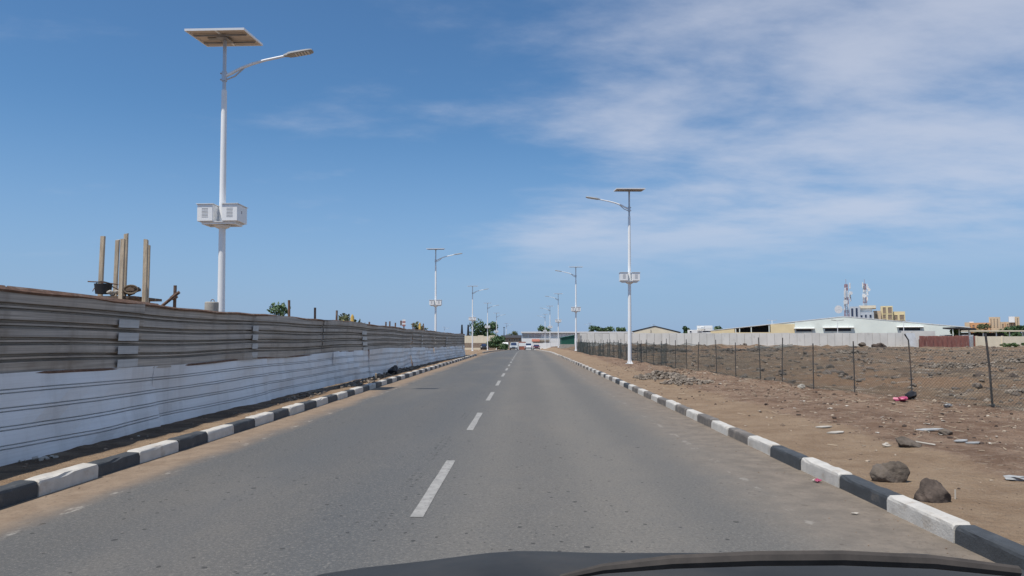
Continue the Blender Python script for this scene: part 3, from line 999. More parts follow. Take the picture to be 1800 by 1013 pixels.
for i, (x, y, rz, lab, tl) in enumerate(lamps):
    proto = lamp1 if rz else lamp0
    first = proto['label'] == '' if 'label' in proto else True
    o = proto if first else copy_tree(proto)
    place_lamp(o, x, y, 0, lab, tl)

# yard lights of the warehouse: twin heads on a thin post
def make_yard_light():
    t = thing('yard_light', '', 'yard light', (0, 0, 0), 0, 'twin head yard lights before the warehouse')
    MB().tube([(0, 0, 0), (0, 0, 6.2)], [.09, .06], 8).build('post', M['pole'], t, 'auto')
    for s in (-1, 1):
        MB().box((s * .75, 0, 6.28), (.9, .4, .10), rot=(0, -s * .12, 0), ch=.02).build('lamp_head', M['lampgrey'], t)
    MB().tube([(-.4, 0, 6.2), (.4, 0, 6.2)], .05, 6).build('crossarm', M['mast'], t)
    return t


yl = make_yard_light()
for i, (px_, py_, yy, lab) in enumerate(((1472, 563, 150, 'twin head yard light in front of the middle louvre window of the mint warehouse'),
                                       (1588, 564, 150, 'twin head yard light in front of the right louvre window of the mint warehouse'),
                                       (1357, 563, 190, 'twin head yard light above the yellow corner of the mint warehouse'))):
    o = yl if i == 0 else copy_tree(yl)
    p = at(px_, py_, yy)
    o.location = (p.x, yy, p.z - 6.3)
    o['label'] = lab

# ------------------------------------------------------------------ netting fence on the right
nf = thing('netting_fence', 'long sagging dark wire netting fence on thin posts between the verge and the vacant lot', 'fence', (0, 0, 0))
post_y = [10.6, 12.7, 15.38, 17.05, 19.3, 21.1, 23.4, 25.1, 27.6, 30.0, 32.2, 33.4, 35.5, 37.4, 39.2, 41.2, 43.1]
while post_y[-1] < 84:
    post_y.append(post_y[-1] + random.uniform(1.5, 2.1))
tops = {15.38: 586.6, 17.05: 598, 19.3: 600, 21.1: 604}
prev = None
for i, yy in enumerate(post_y):
    xx = float(fence_x(yy)) + random.uniform(-.06, .06)
    if yy in (15.38, 17.05, 19.3, 21.1):
        xx = {15.38: 9.34, 17.05: 8.60, 19.3: 8.30, 21.1: 7.95}[yy]
    zb = h1(xx, yy)
    hh = random.uniform(1.22, 1.42)
    if yy in tops:
        hh = at(1600, tops[yy], yy).z - zb
    lean = {15.38: (-.085, 0), 17.05: (-.035, .02)}.get(yy, (random.uniform(-.05, .05), random.uniform(-.03, .03)))
    pts = [(xx, yy, zb - .2), (xx + lean[0] * .4, yy + lean[1] * .5, zb + hh * .55), (xx + lean[0], yy + lean[1], zb + hh)]
    if yy == 17.05:
        pts.append((xx + lean[0] - .09, yy, zb + hh + .13))
    MB().tube(pts, .024 if yy == 15.38 else .016, 6).build('post', M['darkpost'], nf)
    cur = (xx + lean[0] * .5, yy, zb + .02, zb + min(hh - .08, 1.16) - (.25 if i in (8, 9) else 0) * random.random())
    if prev:
        # woven diamonds: two sets of slanting wires as thin square tubes
        P0, P1 = Vector(prev[:2]), Vector(cur[:2])
        Lh = (P1 - P0).length
        step = .075 if yy < 45 else .11
        hgt = ((prev[3] - prev[2]) + (cur[3] - cur[2])) / 2
        V, Fq = [], []
        nrm = Vector((-(P1 - P0).y, (P1 - P0).x)).normalized()
        bulge = random.uniform(-.06, .06)
        sagt = random.uniform(.02, .09)

        def pt(s, t):
            s_ = min(max(s, 0), 1)
            q = P0.lerp(P1, s_) + nrm * bulge * math.sin(math.pi * s_) * math.sin(math.pi * t * .9)
            zl, zh = prev[2] * (1 - s_) + cur[2] * s_, prev[3] * (1 - s_) + cur[3] * s_ - sagt * math.sin(math.pi * s_)
            return Vector((q.x, q.y, zl + (zh - zl) * t))

        def wire_seg(a, c, r):
            b0 = len(V)
            d = (c - a).normalized()
            u = d.cross(Vector((nrm.x, nrm.y, .001))).normalized() * r
            w_ = Vector((nrm.x, nrm.y, 0)) * r
            for q in (a, c):
                V.extend([q + u, q - u * .5 + w_ * .87, q - u * .5 - w_ * .87])
            for k in range(3):
                j = (k + 1) % 3
                Fq.append((b0 + k, b0 + j, b0 + 3 + j, b0 + 3 + k))
        run = hgt / Lh        # 45 degree wires
        cnt = int((Lh + hgt) / step)
        rr = .0021 if yy < 20 else (.0031 if yy < 45 else .0046)
        for sgn in (1, -1):
            for q in range(cnt + 1):
                s0 = -run + q * step / Lh
                a, c = (s0, 0.0), (s0 + run, 1.0)
                # clip to the bay
                if a[0] < 0: a = (0, -s0 / run)
                if c[0] > 1: c = (1, (1 - s0) / run)
                if c[1] - a[1] < .03: continue
                m_ = ((a[0] + c[0]) / 2, (a[1] + c[1]) / 2)
                seq = [a, m_, c]
                if sgn < 0: seq = [(1 - s, t) for s, t in seq]
                for e in range(2):
                    wire_seg(pt(*seq[e]), pt(*seq[e + 1]), rr)
        for t in (0.02, .5, 1.0):
            for e in range(6):
                wire_seg(pt(e / 6, t), pt((e + 1) / 6, t), rr * (1.3 if t != .5 else .9))
        o = mesh_np('wire_mesh', [tuple(v) for v in V], Fq, M['wire'], False, nf)
    prev = cur

# ------------------------------------------------------------------ stones and litter


def ico(seed, sub=1, squash=(1, 1, 1), rough=.25, flatbase=None):
    import bmesh
    bm = bmesh.new()
    bmesh.ops.create_icosphere(bm, subdivisions=sub, radius=1)
    rs = random.Random(seed)
    a = [(Vector((rs.gauss(0, 1), rs.gauss(0, 1), rs.gauss(0, 1))).normalized(), rs.uniform(.5, .88)) for _ in range(12)]
    for v in bm.verts:
        p = v.co.copy()
        for d, lim in a:                       # knock flats off the ball
            k = p.dot(d)
            if k > lim: p -= d * (k - lim) * .85
        p *= 1 + rough * .5 * (vn3(p * 1.9, seed) - .5) + rough * .34 * (vn3(p * 4.3, seed + 3) - .5) + rough * .22 * (vn3(p * 10, seed + 5) - .5)
        v.co = Vector((p.x * squash[0], p.y * squash[1], p.z * squash[2]))
    V = [v.co.copy() for v in bm.verts]
    F_ = [tuple(v.index for v in f.verts) for f in bm.faces]
    bm.free()
    return V, F_


def vn3(p, seed):
    return float(vnoise(np.array([p.x * 1.3 + p.z * .7 + seed]), np.array([p.y * 1.3 - p.z * .9 + seed * 2]), 7)[0])


def scatter(name, pts, sizes, m, label, flat=.6):
    base = [ico(100 + i, 1, (1, .8, flat), .5) for i in range(5)]
    Vs, Fs, off = [], [], 0
    for (p, s) in zip(pts, sizes):
        V, F_ = base[random.randrange(5)]
        V = np.array([tuple(v) for v in V]); F_ = np.array(F_)
        a = random.uniform(0, 6.28); t = random.uniform(-.4, .4)
        ca, sa, ct, st = math.cos(a), math.sin(a), math.cos(t), math.sin(t)
        Rm = np.array([[ca, -sa, 0], [sa, ca, 0], [0, 0, 1]]) @ np.array([[1, 0, 0], [0, ct, -st], [0, st, ct]])
        Vs.append(V @ Rm.T * s * np.array([random.uniform(.7, 1.3), random.uniform(.7, 1.3), random.uniform(.6, 1.2)]) + np.array(p))
        Fs.append(F_ + off); off += len(V)
    o = mesh_np(name, np.concatenate(Vs), np.concatenate(Fs), m)
    return tag(o, label, kind='stuff')


def low_ico():
    t = (1 + 5 ** .5) / 2
    return None


# stones of the near verge
def verge_pts(n, smin, smax, seed, pw=4):
    pts, sz = [], []
    while len(pts) < n:
        yy = 5.2 + 42 * random.random() ** 1.8
        fx = float(fence_x(yy))
        xx = 3.55 + (fx + .8 - 3.55) * random.random() ** .7
        if fbm(np.array([xx * .6]), np.array([yy * .6]), 3, seed)[0] + .10 * (xx - 4.4) + random.uniform(-.45, .45) < .0: continue
        s = smin + smax * random.random() ** pw
        pts.append((xx, yy, h1(xx, yy) + s * .2)); sz.append(s)
    return pts, sz


def field_pts(n, smin, smax, seed, pw=4):
    pts, sz = [], []
    while len(pts) < n:
        yy = 11 + 95 * random.random() ** 1.4
        fx = float(fence_x(min(yy, 86)))
        xx = fx + .2 + (8 + .55 * yy) * random.random()
        if fbm(np.array([xx * .25]), np.array([yy * .25]), 3, seed)[0] + random.uniform(-.3, .4) < .02: continue
        s = (smin + smax * random.random() ** pw) * (1 + yy / 80)
        pts.append((xx, yy, h1(xx, yy) + s * .15)); sz.append(s)
    return pts, sz


scatter('verge_gravel', *verge_pts(3000, .010, .045, 31, 5), M['pebble'], 'small stones and clods strewn over the bare verge')
scatter('pale_gravel', *verge_pts(2200, .007, .036, 47, 5), M['palepebble'], 'pale chips of stone strewn over the bare verge')
scatter('dark_gravel', *verge_pts(2200, .009, .045, 53, 5), M['darkpebble'], 'dark clods strewn over the bare verge')
scatter('field_rubble', *field_pts(3000, .02, .15, 37), M['darkstone'], 'dark stones and clods covering the churned vacant lot')
scatter('field_gravel', *field_pts(2600, .02, .10, 61), M['rubble'], 'grey brown stones covering the churned vacant lot')
scatter('field_chips', *field_pts(1700, .014, .06, 71), M['palepebble'], 'pale stone chips over the churned vacant lot')
V, F_ = [], []
for _ in range(1400):
    if random.random() < .6:
        yy = 5.5 + 32 * random.random() ** 1.7
        xx = 4.1 + (float(fence_x(yy)) + .8 - 4.1) * random.random() ** .6
    else:
        yy = 13 + 40 * random.random()
        xx = float(fence_x(yy)) + .3 + 16 * random.random()
    z, a, L = h1(xx, yy) + .012, random.uniform(0, 6.28), random.uniform(.03, .16) * (1 + yy / 60)
    w = random.uniform(.002, .006) * (1 + yy / 40)
    d, n_ = Vector((math.cos(a), math.sin(a), random.uniform(-.15, .25))) * L / 2, Vector((-math.sin(a), math.cos(a), 0)) * w
    c = Vector((xx, yy, z))
    b0 = len(V)
    V += [c - d + n_, c - d - n_, c - d + Vector((0, 0, w * 1.6)), c + d + n_, c + d - n_, c + d + Vector((0, 0, w * 1.6))]
    F_ += [(b0, b0 + 1, b0 + 4, b0 + 3), (b0 + 1, b0 + 2, b0 + 5, b0 + 4), (b0 + 2, b0, b0 + 3, b0 + 5)]
tag(mesh_np('dry_twigs', [tuple(v) for v in V], F_, M['twig']), 'dry twigs and straw littering verge and lot', kind='stuff')
pts, sz = [], []
for _ in range(420):
    yy = 5 + 70 * random.random()
    xx = -5.15 - 1.05 * random.random() ** .8
    s = .008 + .035 * random.random() ** 4
    pts.append((xx, yy, h1(xx, yy) + s * .2)); sz.append(s)
scatter('kerbside_gravel', pts, sz, M['pebble'], 'small stones on the strip between kerb and metal fence')
pts, sz = [], []
for _ in range(700):
    yy = 3.5 + 40 * random.random() ** 1.5
    xx = XR - .02 - abs(random.gauss(0, .35)) if random.random() < .7 else XL + .03 + abs(random.gauss(0, .16))
    s = .003 + .010 * random.random() ** 3
    pts.append((xx, yy, road_z(xx, yy) + s * .3)); sz.append(s)
scatter('gutter_grit', pts, sz, M['pebble'], 'loose grit lying along both kerbs')


def scraps(name, n, region, m, label, smin, smax):
    V, F_ = [], []
    for _ in range(n):
        xx, yy = region()
        s = random.uniform(smin, smax) * (1 + yy / 60)
        a = random.uniform(0, 6.28)
        z = h1(xx, yy) + .006
        b0 = len(V)
        el = random.uniform(.3, 1)
        for i in range(3):
            for j in range(3):
                u, v = (i - 1) * s * random.uniform(.7, 1.2), (j - 1) * s * el * random.uniform(.7, 1.2)
                V.append((xx + u * math.cos(a) - v * math.sin(a), yy + u * math.sin(a) + v * math.cos(a), z + random.uniform(0, .5) * s))
        for i in range(2):
            for j in range(2):
                F_.append((b0 + i * 3 + j, b0 + i * 3 + j + 1, b0 + i * 3 + j + 4, b0 + i * 3 + j + 3))
    return tag(mesh_np(name, V, F_, m), label, kind='stuff')


def reg_verge():
    yy = 6.5 + 33 * random.random() ** 1.5
    return 4.2 + (float(fence_x(yy)) + .5 - 4.2) * random.random() ** .6, yy


def reg_field():
    yy = 14 + 80 * random.random()
    return float(fence_x(min(yy, 86))) + .3 + (6 + .5 * yy) * random.random(), yy


def reg_left():
    yy = 6 + 60 * random.random()
    return -5.2 - .9 * random.random(), yy


scraps('verge_litter', 150, reg_verge, M['litter'], 'scraps of pale paper and plastic on the verge', .012, .04)
scraps('field_litter', 260, reg_field, M['litter'], 'pale scraps scattered over the vacant lot', .012, .045)
scraps('kerbside_litter', 40, reg_left, M['litter'], 'pale scraps under the metal fence', .01, .03)


def rock(px_, py_, w_px, h_px, m, label, seed, squash_y=.8, name='boulder', zz=.15, rz=0, sink=.25, group=None, lump=.75, Y=None):
    p = on_ground(px_, py_, zz)
    for _ in range(3):
        p = on_ground(px_, py_, h1(p.x, p.y))
    if Y:
        p = at(px_, py_, Y)
    sc = p.y / F
    r = w_px * sc / 2
    hz = h_px * sc / (2 - 2 * sink + .001) * 1.0
    V, F_ = ico(seed, 4, (r * 1.1, r * squash_y, hz), lump)
    o = MB().add(V, F_).build(name, m, None, 'all')
    o.location = (p.x, p.y + r * squash_y * .7, h1(p.x, p.y) + hz * (1 - 2 * sink))
    o.rotation_euler = (0, 0, rz)
    return tag(o, label, 'boulder' if name == 'boulder' else name.replace('_', ' '), group)


rock(1575, 849, 58, 36, M['boulder'], 'pale grey brown boulder sitting on the verge beside the white kerb stone', 3, .75, sink=.25, lump=.40)
rock(1654, 884, 64, 40, M['darkboulder'], 'dark rounded boulder half buried in sand nearest the camera', 62, .85, sink=.42, lump=.35)
rock(1600, 787, 44, 16, M['boulder'], 'low flat grey stone with a white stick beside it', 12, .8, name='stone', sink=.3)
rock(1668, 764, 26, 10, M['boulder'], 'small brown stone beside the pale sheets on the verge', 15, .8, name='stone', sink=.3)
rock(1549, 613, 23, 14, M['darkboulder'], 'large round boulder before the grey concrete wall', 19, .8, sink=.1, Y=100)
rock(1518, 617, 14, 8, M['boulder'], 'smaller boulder left of the large round one by the wall', 23, .8, sink=.1, Y=99)
rock(1725, 663, 20, 8, M['darkboulder'], 'flat dark stone on the grey gravel heap', 27, .8, name='stone', sink=.3)
rock(1783, 665, 18, 10, M['darkboulder'], 'dark stone at the right edge of the lot', 29, .8, name='stone', sink=.3)
rock(1411, 682, 15, 7, M['concrete'], 'single pale stone just beyond the netting fence', 33, .8, name='stone', sink=.3)


def heap(name, px_, py_, n, w, d, hgt, m, label, smin, smax, seed):
    rs = random.Random(seed)
    p = on_ground(px_, py_, .15)
    p = on_ground(px_, py_, h1(p.x, p.y))
    b = MB()
    for _ in range(n):
        a, r = rs.uniform(0, 6.28), rs.random() ** .6
        xx, yy = p.x + w / 2 * r * math.cos(a), p.y + d / 2 * r * math.sin(a)
        s = rs.uniform(smin, smax)
        zz = h1(xx, yy) + hgt * (1 - r) * rs.random() + s * .2
        if rs.random() < .5:
            b.box((xx, yy, zz), (s * rs.uniform(1, 2), s * rs.uniform(.7, 1.3), s * rs.uniform(.3, .7)), rot=(rs.uniform(-.6, .6), rs.uniform(-.6, .6), rs.uniform(0, 3)))
        else:
            V, F_ = ico(rs.randrange(999), 1, (s, s * .8, s * .6), .5)
            q = rs.uniform(0, 6.28)
            b.add([(xx + v.x * math.cos(q) - v.y * math.sin(q), yy + v.x * math.sin(q) + v.y * math.cos(q), zz + v.z) for v in V], F_)
    o = b.build(name, m)
    return tag(o, label, kind='stuff')


heap('rubble_heap', 1160, 664, 260, 1.9, 3.8, .24, M['rubble'], 'heap of broken concrete on the verge past the lamp', .03, .13, 1)
heap('rubble_heap', 1205, 672, 140, 1.6, 2.4, .15, M['rubble'], 'broken concrete trailing from the heap along the fence', .03, .11, 2)
heap('rubble_heap', 1180, 653, 60, 2.0, 2.4, .08, M['pebble'], 'loose stones behind the concrete heap', .04, .1, 3)
heap('gravel_heap', 1500, 633, 130, 3.8, 4.0, .12, M['rubble'], 'low grey gravel heap in the middle of the lot', .05, .14, 4)
heap('gravel_heap', 1690, 650, 240, 4.6, 5.0, .30, M['rubble'], 'wide grey gravel heap at the right of the lot', .05, .15, 5)
heap('gravel_heap', 1775, 642, 120, 2.4, 3.0, .30, M['rubble'], 'stony heap at the right edge of the lot', .06, .18, 6)
heap('rubble_heap', 1290, 618, 150, 9, 3.0, .35, M['darkstone'], 'dark rubble bank under the concrete wall', .1, .4, 7)
heap('rubble_heap', 1150, 619, 170, 9, 4.0, .45, M['darkstone'], 'dark rubble behind the lamp under the concrete wall', .1, .4, 8)
heap('rubble_heap', 1490, 617, 70, 4, 2.0, .35, M['rubble'], 'brown rubble beside the boulders under the wall', .1, .35, 9)
heap('rubble_heap', 640, 672, 90, .8, 7.0, .08, M['rubble'], 'broken stones between the kerb and the white sheets', .03, .11, 10)
heap('rubble_heap', 705, 652, 130, .7, 16.0, .10, M['rubble'], 'pale broken stones at the foot of the fence further on', .04, .13, 11)
heap('rubble_heap', 540, 706, 60, .6, 4.0, .05, M['rubble'], 'small stones in the shade of the metal fence', .02, .07, 12)
heap('rubble_heap', 62, 808, 16, .5, .5, .03, M['litter'], 'pale chips and scraps under the nearest white sheet', .02, .05, 13)


def crumple(name, px_, py_, w, h, m, label, cat, seed, z=None, lift=0):
    rs = random.Random(seed)
    p = on_ground(px_, py_, .15 if z is None else z)
    if z is None:
        for _ in range(2): p = on_ground(px_, py_, h1(p.x, p.y))
    V, F_ = ico(seed, 2, (w / 2, w * .35, h / 2), 1.3)
    V = [Vector((v.x * rs.uniform(.8, 1.15), v.y * rs.uniform(.8, 1.15), v.z * rs.uniform(.7, 1.2))) for v in V]
    o = MB().add(V, F_).build(name, m)
    o.location = (p.x, p.y, (h1(p.x, p.y) if z is None else z) + h * .38 + lift)
    return tag(o, label, cat)


crumple('plastic_bag', 1586, 710, .34, .14, M['pink'], 'crumpled pink plastic bag at the foot of the netting fence', 'bag', 41)
bb = crumple('bin_bag', 1601, 709, .30, .24, M['blackbag'], 'black plastic bag slumped against a fence post beside the pink bag', 'bag', 42)
crumple('wrapper', 1437, 847, .085, .035, M['pink'], 'small red and white wrapper lying against the kerb', 'litter', 43, z=.0)
crumple('paper_scrap', 1431, 846, .06, .03, M['litter'], 'white paper scrap beside the red wrapper at the kerb', 'litter', 44, z=.0)
crumple('flat_scrap', 1503, 903, .075, .012, M['litter'], 'flat pale scrap on the sandy road edge by the dark kerb stone', 'litter', 45, z=.0)
crumple('paper_ball', 1558, 786, .14, .07, M['litter'], 'crumpled cream paper left of the flat grey stone', 'litter', 46)
crumple('bin_bag', 692, 658, .55, .45, M['blackbag'], 'black sack against the foot of the metal fence', 'bag', 47)
crumple('plastic_bag', 1666, 718, .25, .10, M['litterblue'], 'pale grey plastic bag on the verge right of the pink bag', 'bag', 48)
crumple('plastic_bag', 1790, 845, .26, .06, M['litterblue'], 'pale blue grey plastic sheet at the right edge of the verge', 'bag', 49)
for i, (px_, py_, w, d, m, lab) in enumerate(((1632, 759, .46, .16, 'litterblue', 'long pale broken slab on the verge'),
                                              (1690, 778, .22, .12, 'litterblue', 'pale slab right of the small brown stone'),
                                              (1712, 781, .20, .10, 'litterblue', 'last pale slab of the row on the verge'),
                                              (1447, 753, .26, .10, 'litter', 'pale broken tile on the sandy track'),
                                              (1468, 763, .30, .12, 'litter', 'larger pale broken tile beside the sandy track'))):
    p = on_ground(px_, py_, .17); p = on_ground(px_, py_, h1(p.x, p.y))
    b = MB()
    poly = [(random.uniform(.75, 1.1) * w / 2 * math.cos(t), random.uniform(.75, 1.1) * d / 2 * math.sin(t)) for t in np.linspace(0, 6.28, 8)[:-1]]
    b.prism(poly, 'z', 0, .014)
    o = b.build('broken_slab', M[m]); o.location = (p.x, p.y, h1(p.x, p.y) + .012); o.rotation_euler = (.06, -.05, random.uniform(-.3, .3))
    tag(o, lab, 'slab')
p = on_ground(1627, 783, .17); p = on_ground(1627, 783, h1(p.x, p.y))
o = MB().tube([(-.09, .07, .035), (.09, -.07, .012)], .012, 6).build('stick', M['litter']); o.location = (p.x, p.y, h1(p.x, p.y))
tag(o, 'short white stick lying beside the flat grey stone', 'stick')
p = on_ground(1679, 878, .15); p = on_ground(1679, 878, h1(p.x, p.y))
o = MB().tube([(0, 0, -.02), (.004, 0, .085)], .007, 6).build('stick', M['litter']); o.location = (p.x, p.y, h1(p.x, p.y))
tag(o, 'short white stick upright in the sand before the dark boulder', 'stick')
for i, (px_, py_, a, lab) in enumerate(((1345, 611, .1, 'pale fallen concrete beam under the wall, left of the pair'), (1372, 610, -.5, 'tilted concrete beam leaning out of the rubble under the wall'))):
    p = at(px_, py_, 101)
    o = MB().box((0, 0, 0), (3.1, .4, .3), ch=.03).build('concrete_beam', M['concrete']); o.location = (p.x, 101, p.z); o.rotation_euler = (0, a * .35, .3 + a)
    tag(o, lab, 'beam', 'fallen beams under the wall')
p = on_ground(660, 667, .1)
o = MB().box((0, 0, .10), (.06, .06, .36), rot=(.1, .12, 0)).build('wooden_peg', M['timber']); o.location = (p.x, p.y, h1(p.x, p.y) - .02)
tag(o, 'short pale wooden peg at the foot of the metal fence', 'peg')

# ------------------------------------------------------------------ building site behind the metal fence
deck_y = 15.2
dk = thing('site_platform', 'rough plank platform behind the metal fence under the tall timbers', 'platform', (0, 0, 0))
xa, xb = at(158, 500, deck_y).x, at(240, 500, deck_y).x
dz = at(180, 523, deck_y).z
for i in range(4):
    MB().box(((xa + xb) / 2, deck_y - .45 + i * .3, dz - .03), (xb - xa + .5, .26, .05)).build('plank', M['darkwood'], dk)
for sx in (xa, xb):
    for sy in (-.45, .45):
        MB().box((sx, deck_y + sy, (dz - .06) / 2), (.09, .09, dz - .06)).build('leg', M['timber'], dk)


def timber(px0, px1, pytop, Y, label, tilt=0, d=None):
    a, b_ = at(px0, 470, Y), at(px1, 470, Y)
    w = b_.x - a.x
    zt = at(px0, pytop, Y).z
    zg = h1(a.x, Y) - .1
    cx = (a.x + b_.x) / 2
    dd = d or w * .8
    V = []
    b = MB()
    n = 5
    Vv, Ff = [], []
    for i in range(n + 1):
        t = i / n
        z = zg + (zt - zg) * t
        ox = random.uniform(-.004, .004) + tilt * (t - .6)
        for (sx, sy) in ((-1, -1), (1, -1), (1, 1), (-1, 1)):
            Vv.append((cx + sx * w / 2 + ox, Y + sy * dd / 2, z + (random.uniform(-.02, .01) if i == n else 0)))
    for i in range(n):
        for k in range(4):
            q = (k + 1) % 4
            Ff.append((i * 4 + k, i * 4 + q, i * 4 + 4 + q, i * 4 + 4 + k))
    Ff += [(3, 2, 1, 0), (n * 4, n * 4 + 1, n * 4 + 2, n * 4 + 3)]
    o = b.add(Vv, Ff).build('timber_post', M['timber'])
    return tag(o, label, 'timber', 'tall timbers behind the metal fence')


timber(175, 181.5, 415, 15.0, 'leftmost of the tall weathered timbers, rising from the black bucket', .02)
timber(201.2, 207, 421.5, 15.55, 'thin weathered timber just left of the tallest pair', .03)
timber(211.2, 218, 421, 14.6, 'broad front timber of the tallest pair, nailed to a taller one')
timber(216.6, 222.6, 410.5, 14.85, 'tallest timber standing behind the broad front one')
timber(252.6, 259, 421.5, 14.7, 'pale front timber of the right hand pair', -.02)
timber(258.2, 262.6, 431, 14.95, 'shorter dark timber behind the right hand pair')
# bucket, rods, hose coil
p = at(181, 517, 14.75)
V, F_ = [], []
bk = MB()
ring = lambda r, z: [(r * 1.12 * math.cos(a), r * math.sin(a), z) for a in np.linspace(0, 2 * math.pi, 17)[:-1]]
V = ring(.125, 0) + ring(.150, .20) + ring(.135, .20) + ring(.115, .02)
for q in range(3):
    for k in range(16):
        j = (k + 1) % 16
        F_.append((q * 16 + k, q * 16 + j, q * 16 + 16 + j, q * 16 + 16 + k))
F_ += [tuple(range(15, -1, -1)), tuple(range(48, 64))]
bk.add(V, F_)
bt = thing('bucket', 'black rubber bucket on the platform between the tall timbers', 'bucket', (p.x, 14.75, p.z))
bk.build('bucket_body', M['bucket'], bt, 'auto')
MB().tube([(-.155, 0, .19), (-.10, -.03, .235), (0, -.04, .25), (.12, -.03, .22), (.165, 0, .185)], .008, 6).build('handle', M['bucket'], bt)
for i, (a, c, Y, lab, r) in enumerate((((154, 495), (208, 500.5), 14.7, 'long thin steel rod sticking out across the timbers', .013),
                                       ((163, 512), (168, 505), 14.6, 'short rod poking up left of the bucket', .009),
                                       ((178, 498), (210, 510), 14.65, 'bent rod slanting down over the bucket rim', .011),
                                       ((236, 521), (245, 527), 14.4, 'short bent rod right of the hose coil', .010))):
    P0, P1 = at(*a, Y), at(*c, Y + .25)
    mid = (P0 + P1) / 2 + Vector((0, 0, .015))
    o = MB().tube([P0, mid, P1], r, 6).build('steel_rod', M['rust'])
    tag(o, lab, 'rod', 'loose rods on the site platform')
p = at(230, 509, 14.5)
cl = thing('hose_coil', 'loop of dark hose standing up right of the tallest timbers', 'hose', (p.x, 14.5, p.z))
for i, (r, dx) in enumerate(((.125, 0), (.11, -.02), (.09, -.05))):
    MB().tube([(dx + r * 1.1 * math.cos(a), .03 * i, r * .66 * math.sin(a)) for a in np.linspace(0, 6.28, 20)], .013, 6, caps=False).build('hose_loop', M['rope'], cl)
p = at(226, 521, 14.75)
b = MB()
for i in range(7):
    b.box((random.uniform(-.14, .14), random.uniform(-.1, .1), random.uniform(.0, .12)), (random.uniform(.08, .2), .09, random.uniform(.05, .10)), rot=(random.uniform(-.4, .4), random.uniform(-.4, .4), random.uniform(0, 2)))
o = b.build('site_scrap', M['darkwood']); o.location = (p.x, 14.75, dz + .03)
tag(o, 'jumble of dark offcuts under the hose coil', 'scrap')
p = at(202, 519, 14.7)
b = MB()
for i in range(6):
    V, F_ = ico(300 + i, 1, (.07, .06, .05), .5)
    q = (random.uniform(-.13, .13), random.uniform(-.08, .08), random.uniform(0, .05))
    b.add([v + Vector(q) for v in V], F_)
o = b.build('sand_clods', M['concrete']); o.location = (p.x, 14.7, dz + .03)
tag(o, 'pale lumps of mortar between bucket and timbers', 'mortar')
# crossed rusty pipes
Yp = 16.8
xt = at(308, 502, Yp)
pc = thing('rusty_pipe_cross', 'two rusty pipes clamped as a cross above the metal fence', 'pipes', (xt.x, Yp, h1(xt.x, Yp)))
zt = xt.z - pc.location.z
MB().tube([(0, 0, -.2), (0, 0, zt)], .037, 8).build('upright_pipe', M['rust'], pc, 'auto')
q0, q1 = at(285, 541, Yp) - Vector(pc.location), at(318.5, 514, Yp) - Vector(pc.location)
MB().tube([q0 + Vector((0, -.09, 0)), q1 + Vector((0, -.09, 0))], .036, 8).build('slanting_pipe', M['rust'], pc, 'auto')
qm = q0.lerp(q1, .62)
MB().box((0, -.045, at(308, 523, Yp).z - pc.location.z), (.11, .14, .08), rot=(0, -.7, 0)).build('pipe_clamp', M['rust'], pc)
# concrete counterweight with lifting eye
Yc = 19.6
p = at(371.5, 560, Yc)
cw = thing('concrete_drum', 'concrete drum with a steel lifting eye behind the fence left of the first lamp', 'drum', (p.x, Yc, 0))
zt = at(372, 531, Yc).z
MB().tube([(0, 0, h1(p.x, Yc) - .05), (0, 0, zt - .02), (0, 0, zt)], [.175, .172, .155], 18).build('drum_body', M['concrete'], cw, 'auto')
MB().tube([(.02 + .045 * math.cos(a), 0, zt + .01 + .055 * math.sin(a)) for a in np.linspace(-.5, 3.64, 10)], .010, 6).build('lifting_eye', M['rust'], cw)
# things poking up further along the fence
for i, (px_, py_, Y, w, m, nm, lab) in enumerate(((619.5, 553, 33, .10, 'yellowpipe', 'yellow_post', 'yellow pointed post in front of the olive tree behind the fence'),
                                              (604, 563, 32, .06, 'yellowpipe', 'yellow_post', 'short yellow stub left of the olive tree behind the fence'),
                                              (738, 567, 55, .10, 'yellowpipe', 'yellow_post', 'small yellow post by the weeds near the fence end'))):
    p = at(px_, py_, Y)
    zg = h1(p.x, Y)
    o = MB().tube([(0, 0, 0), (0, 0, p.z - zg - .12), (0, 0, p.z - zg)], [w, w * .8, w * .25], 8).build(nm, M[m], None, 'auto')
    o.location = (p.x, Y, zg)
    tag(o, lab, 'post')
p = at(710, 562, 47)
sb = thing('striped_marker', 'red and white striped marker board above the fence', 'marker', (p.x, 47, h1(p.x, 47)))
hh = p.z - sb.location.z
MB().box((0, .03, (hh - .1) / 2), (.07, .05, hh - .1)).build('marker_post', M['rust'], sb)
for i in range(4):
    MB().box((0, 0, hh - .05 - .105 * i), (.20, .04, .10)).build('stripe_panel', M['white' if i % 2 == 0 else 'red'], sb)
MB().box((-.18, .02, hh - .22), (.10, .06, .30)).build('side_block', M['rust'], sb)
for (px_, Y, lab) in ((812, 206, 'left of two dark bottle shaped posts beyond the fence end'), (823, 208, 'right of two dark bottle shaped posts beyond the fence end')):
    p = at(px_, 571, Y)
    zg = h1(p.x, Y)
    hh = p.z - zg
    o = MB().tube([(0, 0, 0), (0, 0, hh * .52), (0, 0, hh * .62), (0, 0, hh * .78), (0, 0, hh)], [.66, .6, .36, .28, .2], 8).build('dark_post', M['bucket'], None, 'auto')
    o.location = (p.x, Y, zg)
    tag(o, lab, 'post', 'dark posts past the fence')

# ------------------------------------------------------------------ trees


